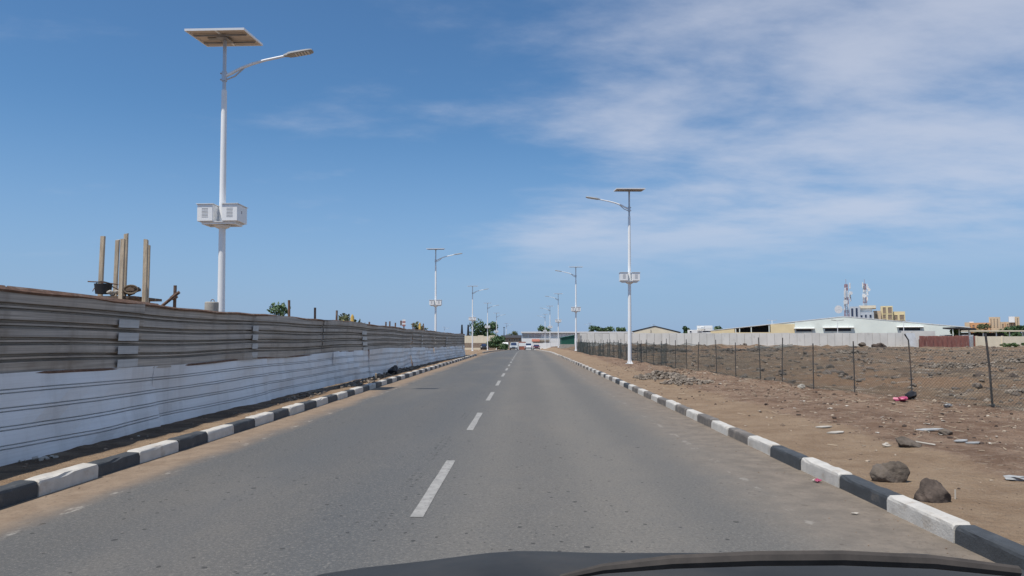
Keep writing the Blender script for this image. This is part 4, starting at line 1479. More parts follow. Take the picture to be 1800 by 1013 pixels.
def tree(name, label, px_, Y, w, top_z, m, n=900, trunk_h=None, seed=0, cat='tree', group=None, leaf=.22, zb=None, low=.35):
    rs = random.Random(seed)
    x = at(px_, 590, Y).x
    zg = h1(x, Y) if zb is None else zb
    t = thing(name, label, cat, (x, Y, zg), 0, group)
    Hh = top_z - zg
    th = trunk_h if trunk_h is not None else Hh * .38
    tr = MB()
    tr.tube([(0, 0, -.1), (.04 * Hh * rs.uniform(-1, 1), 0, th * .6), (.05 * Hh * rs.uniform(-1, 1), .03, th * 1.15)], [.035 * Hh + .03, .028 * Hh + .02, .02 * Hh + .01], 7)
    lobes = []
    nl = rs.randint(8, 11)
    for i in range(nl):
        a = 2 * math.pi * i / nl + rs.uniform(-.4, .4)
        rr = rs.uniform(.25, .95) * w / 2 * .72
        zz = Hh * (low + (1 - low) * rs.uniform(.12, .82))
        r = rs.uniform(.20, .36) * min(w, Hh * 1.2) * .62
        zz = min(zz, Hh - r * .55)
        c = Vector((rr * math.cos(a), rr * math.sin(a) * .8, zz))
        lobes.append((c, r))
        tr.tube([(0, 0, th * .8), (c.x * .45, c.y * .45, (th + c.z) * .5), (c.x * .9, c.y * .9, c.z)], [.016 * Hh, .011 * Hh, .005 * Hh], 5)
    tr.build('trunk', M['bark'], t, 'auto')
    V, F_ = [], []
    for i in range(n):
        c, r = lobes[rs.randrange(nl)]
        d = Vector((rs.gauss(0, 1), rs.gauss(0, 1), rs.gauss(0, 1))).normalized()
        q = c + Vector((d.x * r, d.y * r, d.z * r * .72)) * rs.uniform(.45, 1.12)
        q.z = max(q.z, Hh * low * .55)
        s = leaf * rs.uniform(.6, 1.3)
        nrm = (d + Vector((rs.gauss(0, .7), rs.gauss(0, .7), rs.gauss(0, .7) + .4))).normalized()
        u = nrm.orthogonal().normalized()
        u = Matrix.Rotation(rs.uniform(0, 6.28), 3, nrm) @ u
        v = nrm.cross(u)
        b0 = len(V)
        V += [q - u * s, q - v * s * .45, q + u * s, q + v * s * .45]
        F_.append((b0, b0 + 1, b0 + 2, b0 + 3))
    A_ = np.array([tuple(v) for v in V])
    lo_, hi_ = np.percentile(A_, 1.5, 0), np.percentile(A_, 98.5, 0)
    A_[:, 0] = (A_[:, 0] - (lo_[0] + hi_[0]) / 2) * w / (hi_[0] - lo_[0])
    kz = (Hh - Hh * low * .6) / (hi_[2] - lo_[2])
    A_[:, 2] = Hh + (A_[:, 2] - hi_[2]) * kz
    mesh_np('crown', A_, F_, m, False, t)
    return t


G = 'trees beyond the road and walls'
tree('tree', 'dark green tree top behind the metal fence near the rusty stub post', 500, 45, 1.65, at(500, 537, 45).z, M['leafdark'], 1500, seed=1, leaf=.10, group=G, low=.45)
tree('tree', 'olive green tree top behind the metal fence with a yellow post in front', 624, 60, 2.4, at(624, 556, 60).z, M['leafpale'], 1500, seed=2, leaf=.12, group=G, low=.4)
tree('shrub', 'small yellowish weed clump showing over the fence near its far end', 741, 56, 1.2, at(741, 569, 56).z, M['leafpale'], 400, seed=3, cat='shrub', leaf=.09, low=.5)
tree('tree', 'large green tree rising behind the cream wall on the left', 856, 225, 8.6, at(856, 567, 225).z, M['leafdark'], 3200, seed=4, leaf=.34, group=G, low=.3)
tree('bush', 'round dark green bush overhanging the road side by the fifth lamp', 874, 183, 4.6, at(874, 592, 183).z, M['leafdark'], 1800, trunk_h=.6, seed=5, cat='bush', leaf=.24, low=.12)
tree('tree', 'small olive tree left of the long white roofed building', 902, 300, 5.0, at(902, 583.5, 300).z, M['leafpale'], 900, seed=6, leaf=.35, group=G)
tree('tree', 'dark tree rising over the left end of the long white roof', 955, 270, 6.5, at(955, 575, 270).z, M['leafdark'], 1500, seed=7, leaf=.36, group=G)
for i, (px_, py_, w, lab) in enumerate(((1047, 574, 4.6, 'leftmost tree of the row over the long white roof'), (1071, 575.5, 5.0, 'middle tree of the row over the long white roof'),
                                      (1096, 576.5, 4.5, 'rightmost tree of the row over the long white roof'), (1204, 575, 3.0, 'small dark tree right of the cream gable building'),
                                      (1262, 575.5, 5.0, 'low dark tree right of the white block building'))):
    tree('tree', lab, px_, 260, w, at(px_, py_, 260).z, M['leafdark'], 900, seed=10 + i, leaf=.36, group=G)
tree('tree', 'green tree at the right edge behind the long cream wall', 1792, 190, 6.0, at(1792, 573, 190).z, M['leafdark'], 1700, seed=20, leaf=.32, group=G)
tree('tree', 'low green tree right of the open shed behind the cream wall', 1765, 200, 5.0, at(1765, 580, 200).z, M['leaf'], 1000, seed=21, leaf=.3, group=G)
tree('tree', 'small tree beside the dark awning at the warehouse end', 1680, 140, 1.7, at(1680, 578, 140).z, M['leaf'], 700, seed=22, leaf=.18, group=G)
tree('tree', 'small orange leaved tree before the orange building', 1726, 250, 5.0, at(1726, 570.5, 250).z, M['leafpale'], 700, seed=23, leaf=.34, group=G)
for i, (px_, w, lab) in enumerate(((1772, 2.0, 'green weeds at the foot of the cream wall, left clump'), (1792, 3.2, 'green weeds at the foot of the cream wall at the right edge'))):
    tree('shrub', lab, px_, 104, w, at(px_, 603, 104).z, M['leaf'], 500, trunk_h=.2, seed=30 + i, cat='shrub', leaf=.12, low=.1)
tree('shrub', 'tuft of dry weeds at the left end of the concrete wall', 1022, 112, 1.2, at(1022, 604, 112).z, M['leafpale'], 260, trunk_h=.2, seed=35, cat='shrub', leaf=.1, low=.1)

# ------------------------------------------------------------------ boundary walls on the right
WY = 115.0


def xat(px_, Y=WY):
    return at(px_, 600, Y).x


cwall = thing('concrete_wall', 'long grey concrete boundary wall behind the vacant lot', 'wall', (0, 0, 0))
zt, zb = at(1300, 586, WY).z, at(1300, 613.5, WY).z
n = 44
X0, X1 = xat(1019), xat(1600)
dx = (X1 - X0) / n
for i in range(n):
    xx = X0 + dx * (i + .5)
    dh = .03 * math.sin(i * 1.7) + (.05 * i / n)
    MB().box((xx, WY + random.uniform(-.02, .02), (zt + zb) / 2 + dh / 2), (dx - .045, .16, zt - zb + dh)).build('panel', M['wallconc'], cwall)
b = MB()
for i in range(0, n + 1, 1):
    b.box((X0 + dx * i, WY + .05, (zt + zb) / 2 - .02), (.12, .14, zt - zb - .06))
b.build('joint_post', M['concrete'], cwall)
MB().box(((X0 + X1) / 2, WY - .06, zb + .12), (X1 - X0, .22, .34)).build('plinth', M['wallbase'], cwall)
MB().box(((X0 + X1) / 2, WY - .06, zb - .6), (X1 - X0 - .05, .18, 1.1)).build('footing', M['wallbase'], cwall)
# the same wall carries on a few metres further back, behind the red sheets
b = MB()
b.box(((xat(1585, 122) + xat(1644, 122)) / 2, 122, (at(1600, 582, 122).z + 0) / 2), (xat(1644, 122) - xat(1585, 122), .2, at(1600, 582, 122).z))
tag(b.build('grey_wall', M['wallconc']), 'short set back stretch of grey wall behind the red sheets', 'wall')
# leaning pale sheet, red sheets
ls = thing('pale_sheet', 'pale grey metal sheet leaning at the end of the concrete wall', 'sheet', (0, 0, 0))
b = MB()
pz0, pz1 = at(1606, 612, 111).z - .1, at(1604, 585.5, 111).z
b.add([(xat(1602, 111), 111, pz0), (xat(1618, 111), 111.2, pz0), (xat(1611, 111), 111.5, pz1), (xat(1594, 111), 111.3, pz1),
       (xat(1602, 111), 111.05, pz0), (xat(1618, 111), 111.25, pz0), (xat(1611, 111), 111.55, pz1), (xat(1594, 111), 111.35, pz1)],
      [(0, 1, 2, 3), (7, 6, 5, 4), (0, 4, 5, 1), (1, 5, 6, 2), (2, 6, 7, 3), (3, 7, 4, 0)])
b.build('sheet_panel', M['greysheet'], ls)
rsf = thing('red_sheet_fence', 'red rusty corrugated sheet fence right of the concrete wall', 'fence', (0, 0, 0))


def corr(x0, x1, Y0, Y1, z0, z1, pitch, depth):
    n = max(4, int((x1 - x0) / pitch * 2))
    V, F_ = [], []
    for i in range(n + 1):
        t = i / n
        V += [(x0 + (x1 - x0) * t, Y0 + (Y1 - Y0) * t + (depth if i % 2 else -depth), z) for z in (z0, z1)]
    for i in range(n):
        F_.append((2 * i, 2 * i + 2, 2 * i + 3, 2 * i + 1))
    return MB().add(V, F_)


edges = list(np.linspace(1616, 1703, 12)) + [1710, 1720]
for i in range(len(edges) - 1):
    Ya = 110.5 + i * .9
    zz0, zz1 = at(1660, 613, Ya).z, at(1660, 590.2 + random.uniform(-.5, .7), Ya).z
    o = corr(xat(edges[i], Ya), xat(edges[i + 1], Ya + .9) + .06, Ya + .04 * (i % 2), Ya + .9, zz0, zz1, .12, .02).build('red_sheet', M['greysheet' if i == 11 else 'redsheet'], rsf, fix=False)
    md = o.modifiers.new('gauge', 'SOLIDIFY'); md.thickness = .01
b = MB()
for i in range(0, len(edges)):
    Ya = 110.8 + i * .9
    b.box((xat(edges[i], Ya), Ya + .1, .9), (.07, .07, 1.5))
b.build('fence_stake', M['darkwood'], rsf)
cr = thing('cream_wall', 'long cream rendered wall at the right edge behind the lot', 'wall', (0, 0, 0))
zt2, zb2 = at(1760, 591.5, 120).z, at(1760, 611, 120).z
xx = xat(1716, 120)
while xx < xat(1990, 120):
    MB().box((xx + 2.0, 120, (zt2 + zb2) / 2 - .1), (3.98, .2, zt2 - zb2 + .2)).build('panel', M['cream'], cr)
    MB().box((xx, 119.93, (zt2 + zb2) / 2 - .05), (.22, .26, zt2 - zb2 + .25)).build('pier', M['cream'], cr)
    xx += 4.0

# ------------------------------------------------------------------ warehouse and other buildings


class Frame:
    """a building's own axes: its front faces the road head-on, its depth runs away from it"""
    def __init__(f, pc, Y, turn=True):
        f.Y, f.O = Y, at(pc, 590, Y)
        f.O.z = 0
        f.th = math.atan2(f.O.x, f.O.y) if turn else 0.0
        f.ed = Vector((math.sin(f.th), math.cos(f.th), 0))
        f.er = Vector((math.cos(f.th), -math.sin(f.th), 0))

    def at(f, px_, py_, dy=0.0):
        r = Vector(ray(px_, py_))
        t = (f.O + f.ed * dy).dot(f.ed) / r.dot(f.ed)
        P = Vector((0, 0, EYE)) + r * t
        return Vector(((P - f.O).dot(f.er), dy, P.z))

    def thing(f, name, label, cat, group=None):
        return thing(name, label, cat, tuple(f.O), -f.th, group)


FR = None


def pbox(name, px0, px1, pyt, Y, D, m, par, zb=None, dy=0):
    d = Y - FR.Y
    a, c = FR.at(px0, 580, d), FR.at(px1, 580, d)
    zt_ = FR.at((px0 + px1) / 2, pyt, d).z
    z0_ = -1.5 if zb is None else zb
    return MB().box(((a.x + c.x) / 2, d + D / 2 + dy, (zt_ + z0_) / 2), (c.x - a.x, D, zt_ - z0_)).build(name, m, par)


def window(par, px0, px1, pyt, pyb, Y, name='window', glass='glass', frame='whitewall', proud=.06):
    d = Y - FR.Y
    a, c = FR.at(px0, pyt, d), FR.at(px1, pyb, d)
    cx, cz, w, h = (a.x + c.x) / 2, (a.z + c.z) / 2, c.x - a.x, a.z - c.z
    b = MB()
    fw = min(.12, w * .1)
    for (q, e) in (((cx, cz + h / 2 - fw / 2), (w, .14, fw)), ((cx, cz - h / 2 + fw / 2), (w, .14, fw)), ((cx - w / 2 + fw / 2, cz), (fw, .14, h - 2 * fw)), ((cx + w / 2 - fw / 2, cz), (fw, .14, h - 2 * fw))):
        b.box((q[0], d - proud, q[1]), e)
    o = b.build(name, M[frame], par)
    MB().box((cx, d - proud + .03, cz), (w - 2 * fw, .03, h - 2 * fw)).build('pane', M[glass], o)
    return o


YW = 168.0
FR = Frame(1475, YW)
wh = FR.thing('warehouse', 'wide pale mint warehouse with a low gable and yellow cladding on its left', 'warehouse')
xl, xr, xc = FR.at(1248, 580).x, FR.at(1703, 580).x, FR.at(1483, 580).x
ze_l, ze_r, zr = FR.at(1248, 582).z, FR.at(1703, 576).z, FR.at(1483, 557).z
zb0 = -1.0


def gable_z(px_):
    x = FR.at(px_, 580).x
    return ze_l + (zr - ze_l) * (x - xl) / (xc - xl) if x < xc else zr + (ze_r - zr) * (x - xc) / (xr - xc)


def strip(px0, px1, zlow, name, m, top_off=-.02, y_off=0.0, thick=.3, ztop=None):
    x0, x1 = FR.at(px0, 580).x, FR.at(px1, 580).x
    pts = [(x0, zlow), (x1, zlow), (x1, (gable_z(px1) + top_off) if ztop is None else ztop)]
    if px0 < 1483 < px1: pts.append((xc, zr + top_off))
    pts.append((x0, (gable_z(px0) + top_off) if ztop is None else ztop))
    return MB().prism(pts, 'y', y_off, y_off + thick).build(name, m, wh)


strip(1397.2, 1703, zb0, 'mint_wall', M['mint'])
zy = FR.at(1375, 570).z
strip(1354.5, 1397, zb0, 'yellow_panel', M['yellow'], y_off=-.05, thick=.35, ztop=zy)
strip(1354.5, 1397, zy + .01, 'gable_strip', M['mint'], y_off=.03)
strip(1249, 1291, zb0, 'yellow_wall', M['yellow'], top_off=-.1)
z_op = FR.at(1320, 584.5).z
strip(1291.2, 1354.3, zb0, 'low_wall', M['yellow'], y_off=.02, ztop=z_op)
for px_ in (1293, 1300, 1320.5, 1352):
    x = FR.at(px_, 580).x
    MB().box((x, .15, (z_op + gable_z(px_) - .1) / 2), (.2, .25, gable_z(px_) - .1 - z_op)).build('bay_post', M['mint'], wh)
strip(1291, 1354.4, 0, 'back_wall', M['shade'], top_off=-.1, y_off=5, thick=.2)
for (p0_, p1_, ec) in ((1245, 1483, 0), (1483, 1706, 1)):
    x0, x1 = FR.at(p0_, 580).x, FR.at(p1_, 580).x
    z0_, z1_ = (ze_l - .03 if ec == 0 else zr), (zr if ec == 0 else ze_r - .03)
    MB().prism([(x0, z0_), (x1, z1_), (x1, z1_ + .13), (x0, z0_ + .13)], 'y', -.06, 42).build('roof', M['roofwhite'], wh)
for (p0_, p1_, t, bt) in ((1398.5, 1428, 578, 584), (1449, 1497, 576.5, 583.2), (1579, 1619, 575.5, 582)):
    f = window(wh, p0_, p1_, t, bt, YW, 'louvre_window', 'shade', 'mint', .04)
    a, c = FR.at(p0_ - 3, t), FR.at(p1_ + 4, t)
    MB().box(((a.x + c.x) / 2, -.40, a.z + .1), (c.x - a.x, .75, .05), rot=(.22, 0, 0)).build('canopy', M['roofwhite'], f)
    h = a.z - FR.at(p0_, bt).z
    for i in range(4):
        MB().box(((a.x + c.x) / 2, -.06, a.z - h * (i + .8) / 5), ((c.x - a.x) * .86, .05, .05)).build('slat', M['roofdark'], f)
# shed awning at its right end
aw = thing('awning_shed', 'open shed with a dark flat roof at the right end of the warehouse', 'shed', (0, 0, 0))
a, c = at(1673, 575.5, 138), at(1704, 577.5, 138)
MB().prism([(a.x, a.z), (c.x, c.z), (c.x, c.z - .35), (a.x, a.z - .25)], 'y', 136, 141).build('roof', M['roofdark'], aw)
for px_ in (1675, 1686, 1703):
    x = at(px_, 580, 138).x
    MB().box((x, 138, 1.2), (.14, .14, a.z * 2 - 2.6 - .4)).build('post', M['mint'], aw)
MB().box(((a.x + c.x) / 2 + 1, 141.2, .9), (c.x - a.x + 3, .15, 3.2)).build('back_wall', M['greysheet'], aw)
fr = thing('flat_roof_shed', 'low open shed with a long thin white roof behind the cream wall', 'shed', (0, 0, 0))
a, c = at(1702, 582, 150), at(1800, 581, 150)
MB().box(((a.x + c.x) / 2, 153, a.z), (c.x - a.x, 7, .25)).build('roof', M['cream'], fr)
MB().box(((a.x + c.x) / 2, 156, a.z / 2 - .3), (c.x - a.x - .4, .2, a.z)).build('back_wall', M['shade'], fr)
for k in range(5):
    MB().box((a.x + .3 + (c.x - a.x - .6) * k / 4, 150, a.z / 2 - .3), (.16, .16, a.z + .2)).build('post', M['mint'], fr)

# buildings above the warehouse roof
YB = 250.0
FR = Frame(1540, YB)
gb = FR.thing('office_block', 'blue grey office block with tall blue windows and a white penthouse behind the warehouse', 'building')
pbox('wall', 1495, 1513, 539, YB, 14, M['greywall'], gb)
pbox('low_wall', 1513.3, 1537, 549, YB, 14, M['greywall'], gb)
pbox('penthouse', 1512, 1534, 542, YB, 9, M['whitewall'], gb, zb=FR.at(1520, 549).z, dy=2)
pbox('roof_slab', 1511, 1541, 537, YB, 9, M['cream'], gb, zb=FR.at(1520, 542).z + .02, dy=1)
for (p0, p1, t, bt) in ((1495.7, 1500.5, 542, 557), (1503.5, 1508.3, 541.5, 557), (1512.5, 1516.5, 554, 559), (1520, 1524, 553, 559), (1528, 1532.5, 553, 559)):
    window(gb, p0, p1, t, bt, YB, 'window', 'glass', 'greywall')
yb = FR.thing('yellow_block', 'yellow block with square openings and a stair tower behind the warehouse', 'building')
pbox('wall', 1538, 1592, 548, YB + 8, 12, M['paleyellow'], yb)
pbox('stair_tower', 1549, 1570.5, 538, YB + 6, 10, M['paleyellow'], yb)
pbox('low_wall', 1536, 1549.5, 546.5, YB + 5, 8, M['tan'], yb)
for (p0, p1, t, bt, Y) in ((1560, 1568.5, 540, 551.5, YB + 6), (1551, 1558, 540, 551.5, YB + 6), (1551, 1558, 553, 561, YB + 6), (1560, 1569, 553, 562, YB + 6), (1572, 1578.5, 553.5, 563, YB + 8), (1580.5, 1590, 553, 563, YB + 8), (1538, 1543, 552, 560, YB + 5)):
    window(yb, p0, p1, t, bt, Y, 'window', 'brick', 'paleyellow')


def lattice(px_, pyt, pyb, Y, wpx, label, seed):
    rs = random.Random(seed)
    p = at(px_, pyt, Y)
    zt_ = p.z
    t = thing('telecom_tower', label, 'tower', (p.x, Y, -1.5), 0, 'red and white telecom masts')
    Ht = zt_ + 1.5
    W0, W1 = wpx * Y / F * .55, wpx * Y / F * .22
    ns = 10
    zv = at(px_, pyb, Y).z + 1.5
    for s in range(ns):
        za, zb_ = Ht * s / ns, Ht * (s + 1) / ns
        b = MB()
        wa, wb = W0 + (W1 - W0) * s / ns, W0 + (W1 - W0) * (s + 1) / ns
        cs = [(-1, -1), (1, -1), (1, 1), (-1, 1)]
        for k in range(4):
            (ax, ay), (bx_, by) = cs[k], cs[(k + 1) % 4]
            b.tube([(ax * wa, ay * wa, za), (ax * wb, ay * wb, zb_)], .075, 4)
            zm = (za + zb_) / 2; wm = (wa + wb) / 2
            for (z1_, w1_, z2_, w2_) in ((za, wa, zm, wm), (zm, wm, zb_, wb)):
                b.tube([(ax * w1_, ay * w1_, z1_), (bx_ * w2_, by * w2_, z2_)], .035, 3)
                b.tube([(bx_ * w1_, by * w1_, z1_), (ax * w2_, ay * w2_, z2_)], .035, 3)
            b.tube([(ax * wb, ay * wb, zb_), (bx_ * wb, by * wb, zb_)], .04, 3)
        b.build('mast_section', M['red' if s % 2 else 'white'], t)
    for i in range(11):
        z = zv + (Ht - zv) * rs.uniform(.25, .97)
        a = rs.choice((-1, 1)) * rs.uniform(.5, 1.0)
        MB().box((a * 1.0, -.7, z), (.38, .22, rs.uniform(1.2, 2.0)), ch=.04).build('panel_antenna', M['white'], t)
    MB().tube([(0, 0, Ht), (0, 0, Ht + 1.6)], .05, 5).build('lightning_rod', M['red'], t)
    for (dz_, dx_, r) in ((.45, -.9, .7), (.72, .8, .55)):
        z = zv + (Ht - zv) * dz_
        MB().tube([(dx_, -1.0, z), (dx_, -1.25, z), (dx_, -1.5, z)], [r * .4, r * .85, r], 12).build('dish', M['white'], t, 'auto')
    return t, p, zv


tt, p, zv = lattice(1487, 500, 557, 235, 8, 'left red and white telecom mast crowded with dishes behind the warehouse ridge', 3)
MB().tube([(-3.2, -1, zv + 2.2), (-3.2, -1.3, zv + 2.2), (-3.2, -1.7, zv + 2.2)], [.4, 1.05, 1.25], 14).build('dish', M['white'], tt, 'auto')
MB().tube([(-3.2, -1, zv + 2.2), (-.6, 0, zv + 2.2)], .09, 5).build('dish_arm', M['white'], tt)
lattice(1519.5, 499, 538, 262, 7, 'right red and white telecom mast above the white penthouse', 4)

YR = 280.0
FR = Frame(1740, YR)
ob = FR.thing('orange_block', 'long orange block with a flat roof at the far right', 'building')
pbox('wall', 1696, 1741, 567.5, YR, 14, M['orange'], ob)
pbox('wing', 1696, 1705, 567, YR - 3, 2.9, M['tan'], ob)
for i, px_ in enumerate((1709, 1717, 1725, 1733)):
    window(ob, px_, px_ + 4.5, 571, 576, YR, 'window', 'brick', 'orange')
pbox('roof_tank', 1704, 1712, 565.8, YR + 4, 3, M['whitewall'], ob, zb=FR.at(1708, 567.4, 4).z)
tb = FR.thing('tan_block', 'tan apartment block with two ribbed towers and a white water tank at the far right', 'building')
YT = 290.0
for (p0, p1, t) in ((1739, 1759, 557.5), (1774.5, 1793, 557)):
    pbox('tower', p0, p1, t, YT, 10, M['tan'], tb)
    q = p0 + 1.5
    while q < p1 - 3:
        window(tb, q, q + 3, t + 2.5, 575, YT, 'window', 'brick', 'cream')
        q += 5.6
pbox('wall', 1759.3, 1774.3, 566, YT, 10, M['tan'], tb)
pbox('fin', 1766.5, 1768, 567, YT - 1, .9, M['orange'], tb)
for q in (1761, 1769.5):
    window(tb, q, q + 3.6, 569, 576, YT, 'window', 'brick', 'tan')
pbox('water_tank', 1774, 1784.5, 556.7, YT - 3, 2.9, M['whitewall'], tb, zb=FR.at(1779, 567, 7).z)

# cream gable building, white block, long flat building
YG = 150.0
FR = Frame(1153, YG)
cg = FR.thing('gable_building', 'cream building with a low dark edged gable roof behind the concrete wall', 'building')
xa, xb, xm = FR.at(1111, 585).x, FR.at(1197, 585).x, FR.at(1151, 573).x
za, zm_, zb_ = FR.at(1111, 583.5).z, FR.at(1151, 574).z, FR.at(1197, 585).z
MB().prism([(xa + .4, -.4), (xb - .4, -.4), (xb - .4, zb_ - .02), (xm, zm_ - .04), (xa + .4, za - .02)], 'y', 0, 20).build('wall', M['cream'], cg)
for (x0, z0_, x1, z1_) in ((xa, za, xm, zm_), (xm, zm_, xb, zb_)):
    MB().prism([(x0, z0_), (x1, z1_), (x1, z1_ + .14), (x0, z0_ + .14)], 'y', -.08, 20.5).build('roof', M['roofdark'], cg)
MB().tube([(FR.at(1144, 580).x, -.1, -.3), (FR.at(1144, 580).x, -.1, zm_ - .6)], .05, 6).build('downpipe', M['slot'], cg)
FR = Frame(1230, 215)
wb = FR.thing('white_block', 'white flat roofed block with parapets left of the warehouse', 'building')
pbox('wall', 1208.5, 1226, 580, 215, 10, M['whitewall'], wb)
pbox('upper_wall', 1225, 1238, 573, 216, 10, M['whitewall'], wb)
pbox('upper_block', 1238.2, 1252.5, 572.5, 217, 10, M['whitewall'], wb)
pbox('parapet', 1226, 1251, 576.8, 214.5, 1.2, M['roofwhite'], wb, zb=FR.at(1240, 578.5, -.5).z)
window(wb, 1231, 1237, 574.5, 577, 216, 'window', 'greysheet', 'whitewall')
window(wb, 1212, 1216, 581.5, 585, 215, 'window', 'glass', 'whitewall')
window(wb, 1234, 1252, 581, 585, 213.5, 'window', 'shade', 'whitewall', -.5)

YF = 236.0
FR = Frame(922, 0.001, False)
FR.Y, FR.O = 0.0, Vector((0, 0, 0))
fb = thing('long_building', 'long low building with white roof edge and grey windows across the road end', 'building', (0, 0, 0))
p0, p1 = 917, 1114
a, c = at(p0, 585, YF), at(p1, 585, YF)
MB().box(((a.x + c.x) / 2, YF + 6, a.z + .12), (c.x - a.x + .5, 12.5, .42)).build('roof', M['roofwhite'], fb)
zl = at(930, 595, YF).z
MB().box(((a.x + c.x) / 2, YF + 6, (zl - 3) / 2), (c.x - a.x, 12, zl + 3)).build('wall', M['whitewall'], fb)
MB().box(((a.x + c.x) / 2, YF + 6.2, (zl + a.z) / 2 - .05), (c.x - a.x - .2, 11, a.z - zl - .05)).build('upper_wall', M['greywall'], fb)
for i in range(17):
    q = 918 + i * 11.2
    window(fb, q, q + 10.4, 588, 594.6, YF + .70, 'window', 'greysheet' if i > 2 else 'lampgrey', 'whitewall' if i > 2 else 'mast', .05)
a2, c2 = at(935, 597, YF - 3), at(949, 600, YF - 3)
an = thing('red_awning', 'red shop awning under the long building at the road end', 'awning', (0, 0, 0))
MB().prism([(YF - 3.2, c2.z), (YF - .05, a2.z + .1), (YF - .05, a2.z - .05), (YF - 3.2, c2.z - .15)], 'x', a2.x, c2.x).build('cloth', M['orangecloth'], an)
for x in (a2.x + .1, c2.x - .1):
    MB().box((x, YF - 3.1, c2.z - 1.3), (.08, .08, 2.4)).build('post', M['steel'], an)
dv = thing('dark_veranda', 'dark flat veranda roof right of the red awning', 'veranda', (0, 0, 0))
a3, c3 = at(949.5, 598, YF - 4), at(967, 598, YF - 4)
MB().box(((a3.x + c3.x) / 2, YF - 2.1, a3.z), (c3.x - a3.x, 3.9, .25)).build('roof', M['darkwood'], dv)
for k in range(3):
    MB().box((a3.x + .1 + (c3.x - a3.x - .2) * k / 2, YF - 3.8, a3.z / 2 - 1.2), (.1, .1, a3.z + 2)).build('post', M['darkwood'], dv)

YL = 226.0
lw = thing('low_white_wall', 'low white wall across the end of the road behind the cars', 'wall', (0, 0, 0))
for k, (q0, q1, tp, m) in enumerate(((906, 921, 601.5, 'whitewall'), (921.2, 936, 601, 'whitewall'), (936.2, 955, 603.5, 'whitewall'), (968, 987, 602.5, 'whitewall'))):
    pbox('wall_panel', q0, q1, tp, YL, .3, M[m], lw, zb=-2.0)
for k, (q0, q1, tp, lab) in enumerate(((954.5, 961, 602.8, 'left white hoarding panel by the kerb at the road end'), (961.3, 967.8, 603, 'right white hoarding panel by the kerb at the road end'))):
    hb = thing('hoarding', lab, 'hoarding', (0, 0, 0), 0, 'white hoarding panels')
    pbox('panel', q0, q1, tp, 178, .08, M['whitewall'], hb, zb=at(960, 613.6, 178).z)
    b = MB()
    for q in (q0 + .6, q1 - .6):
        x = at(q, 600, 178).x
        b.box((x, 178.2, at(q, 608, 178).z), (.08, .1, 1.5))
    b.build('brace', M['steel'], hb)
# green lean-to shed
gs = thing('green_shed', 'dark green lean-to shed on a pale plinth at the left end of the concrete wall', 'shed', (0, 0, 0))
YS = 125.0
xs0, xs1 = at(986.5, 600, YS).x, at(1010, 600, YS).x
zs0, zs1, zs2 = at(987, 594.5, YS).z, at(1010, 590, YS).z, at(1000, 605.4, YS).z
MB().prism([(xs0, zs2), (xs1, zs2), (xs1, zs1), (xs0, zs0)], 'y', YS, YS + 5).build('body', M['greenshed'], gs)
MB().prism([(xs0 - .1, zs0), (xs1 + .1, zs1 + .02), (xs1 + .1, zs1 + .1), (xs0 - .1, zs0 + .08)], 'y', YS - .15, YS + 5.1).build('roof', M['greenshed'], gs)
MB().box(((xs0 + xs1) / 2, YS + 2.4, zs2 - .75), (xs1 - xs0 + .1, 5.2, 1.5)).build('plinth', M['concrete'], gs)
b = MB()
for i in range(9):
    b.box((xs0 + (xs1 - xs0) * (i + .5) / 9, YS - .02, (zs2 + zs0) / 2), (.04, .03, zs0 - zs2 - .05))
b.build('sheet_rib', M['greenshed'], gs)
gp = thing('gate_pillar', 'weathered grey gate pillar where the concrete wall begins', 'pillar', (0, 0, 0))
pbox('shaft', 1015, 1018.5, 588, 112, .35, M['concrete'], gp, zb=-.3)
pbox('leaf', 1019.2, 1022.5, 590, 111.7, .1, M['slot'], gp, zb=-.1)

# far left end of the road
YC = 195.0
lc = thing('cream_yard_wall', 'cream yard wall on a rough stone base beyond the metal fence', 'wall', (0, 0, 0))
q = 770
while q < 870:
    pbox('panel', q, q + 9.9, 590.5 + .8 * math.sin(q), YC, .25, M['cream'], lc, zb=at(840, 603, YC).z)
    q += 10
pbox('stone_base', 770, 870, 603, YC - .1, .4, M['brick'], lc, zb=-1.6)
pbox('low_kerb_wall', 780, 858, 611.6, YC - 6, .4, M['cream'], lc, zb=-1.6)
bs = thing('stone_house', 'low brown stone house with a dark roof beyond the bush', 'house', (0, 0, 0))
pbox('wall', 881, 916.5, 593.5, 262, 9, M['brick'], bs, zb=-3)
a, c = at(880, 592, 262), at(917, 592, 262)
MB().prism([(261.5, a.z - .4), (271.5, a.z - .4), (266.5, a.z + .55)], 'x', a.x, c.x).build('roof', M['roofdark'], bs)
for q in (885, 894, 903, 911):
    window(bs, q, q + 3.2, 596, 600, 262, 'window', 'shade', 'cream')
cm = thing('dark_chimney', 'dark thin chimney rising over the stone house', 'chimney', (at(886, 590, 280).x, 280, -3))
hh = at(886, 576.5, 280).z + 3
MB().tube([(0, 0, 0), (0, 0, hh * .55), (0, 0, hh * .65), (0, 0, hh)], [.45, .4, .16, .10], 8).build('stack', M['bucket'], cm, 'auto')
MB().tube([(0, 0, hh), (0, 0, hh + .25)], .3, 8).build('cap', M['bucket'], cm)


# ------------------------------------------------------------------ vehicles


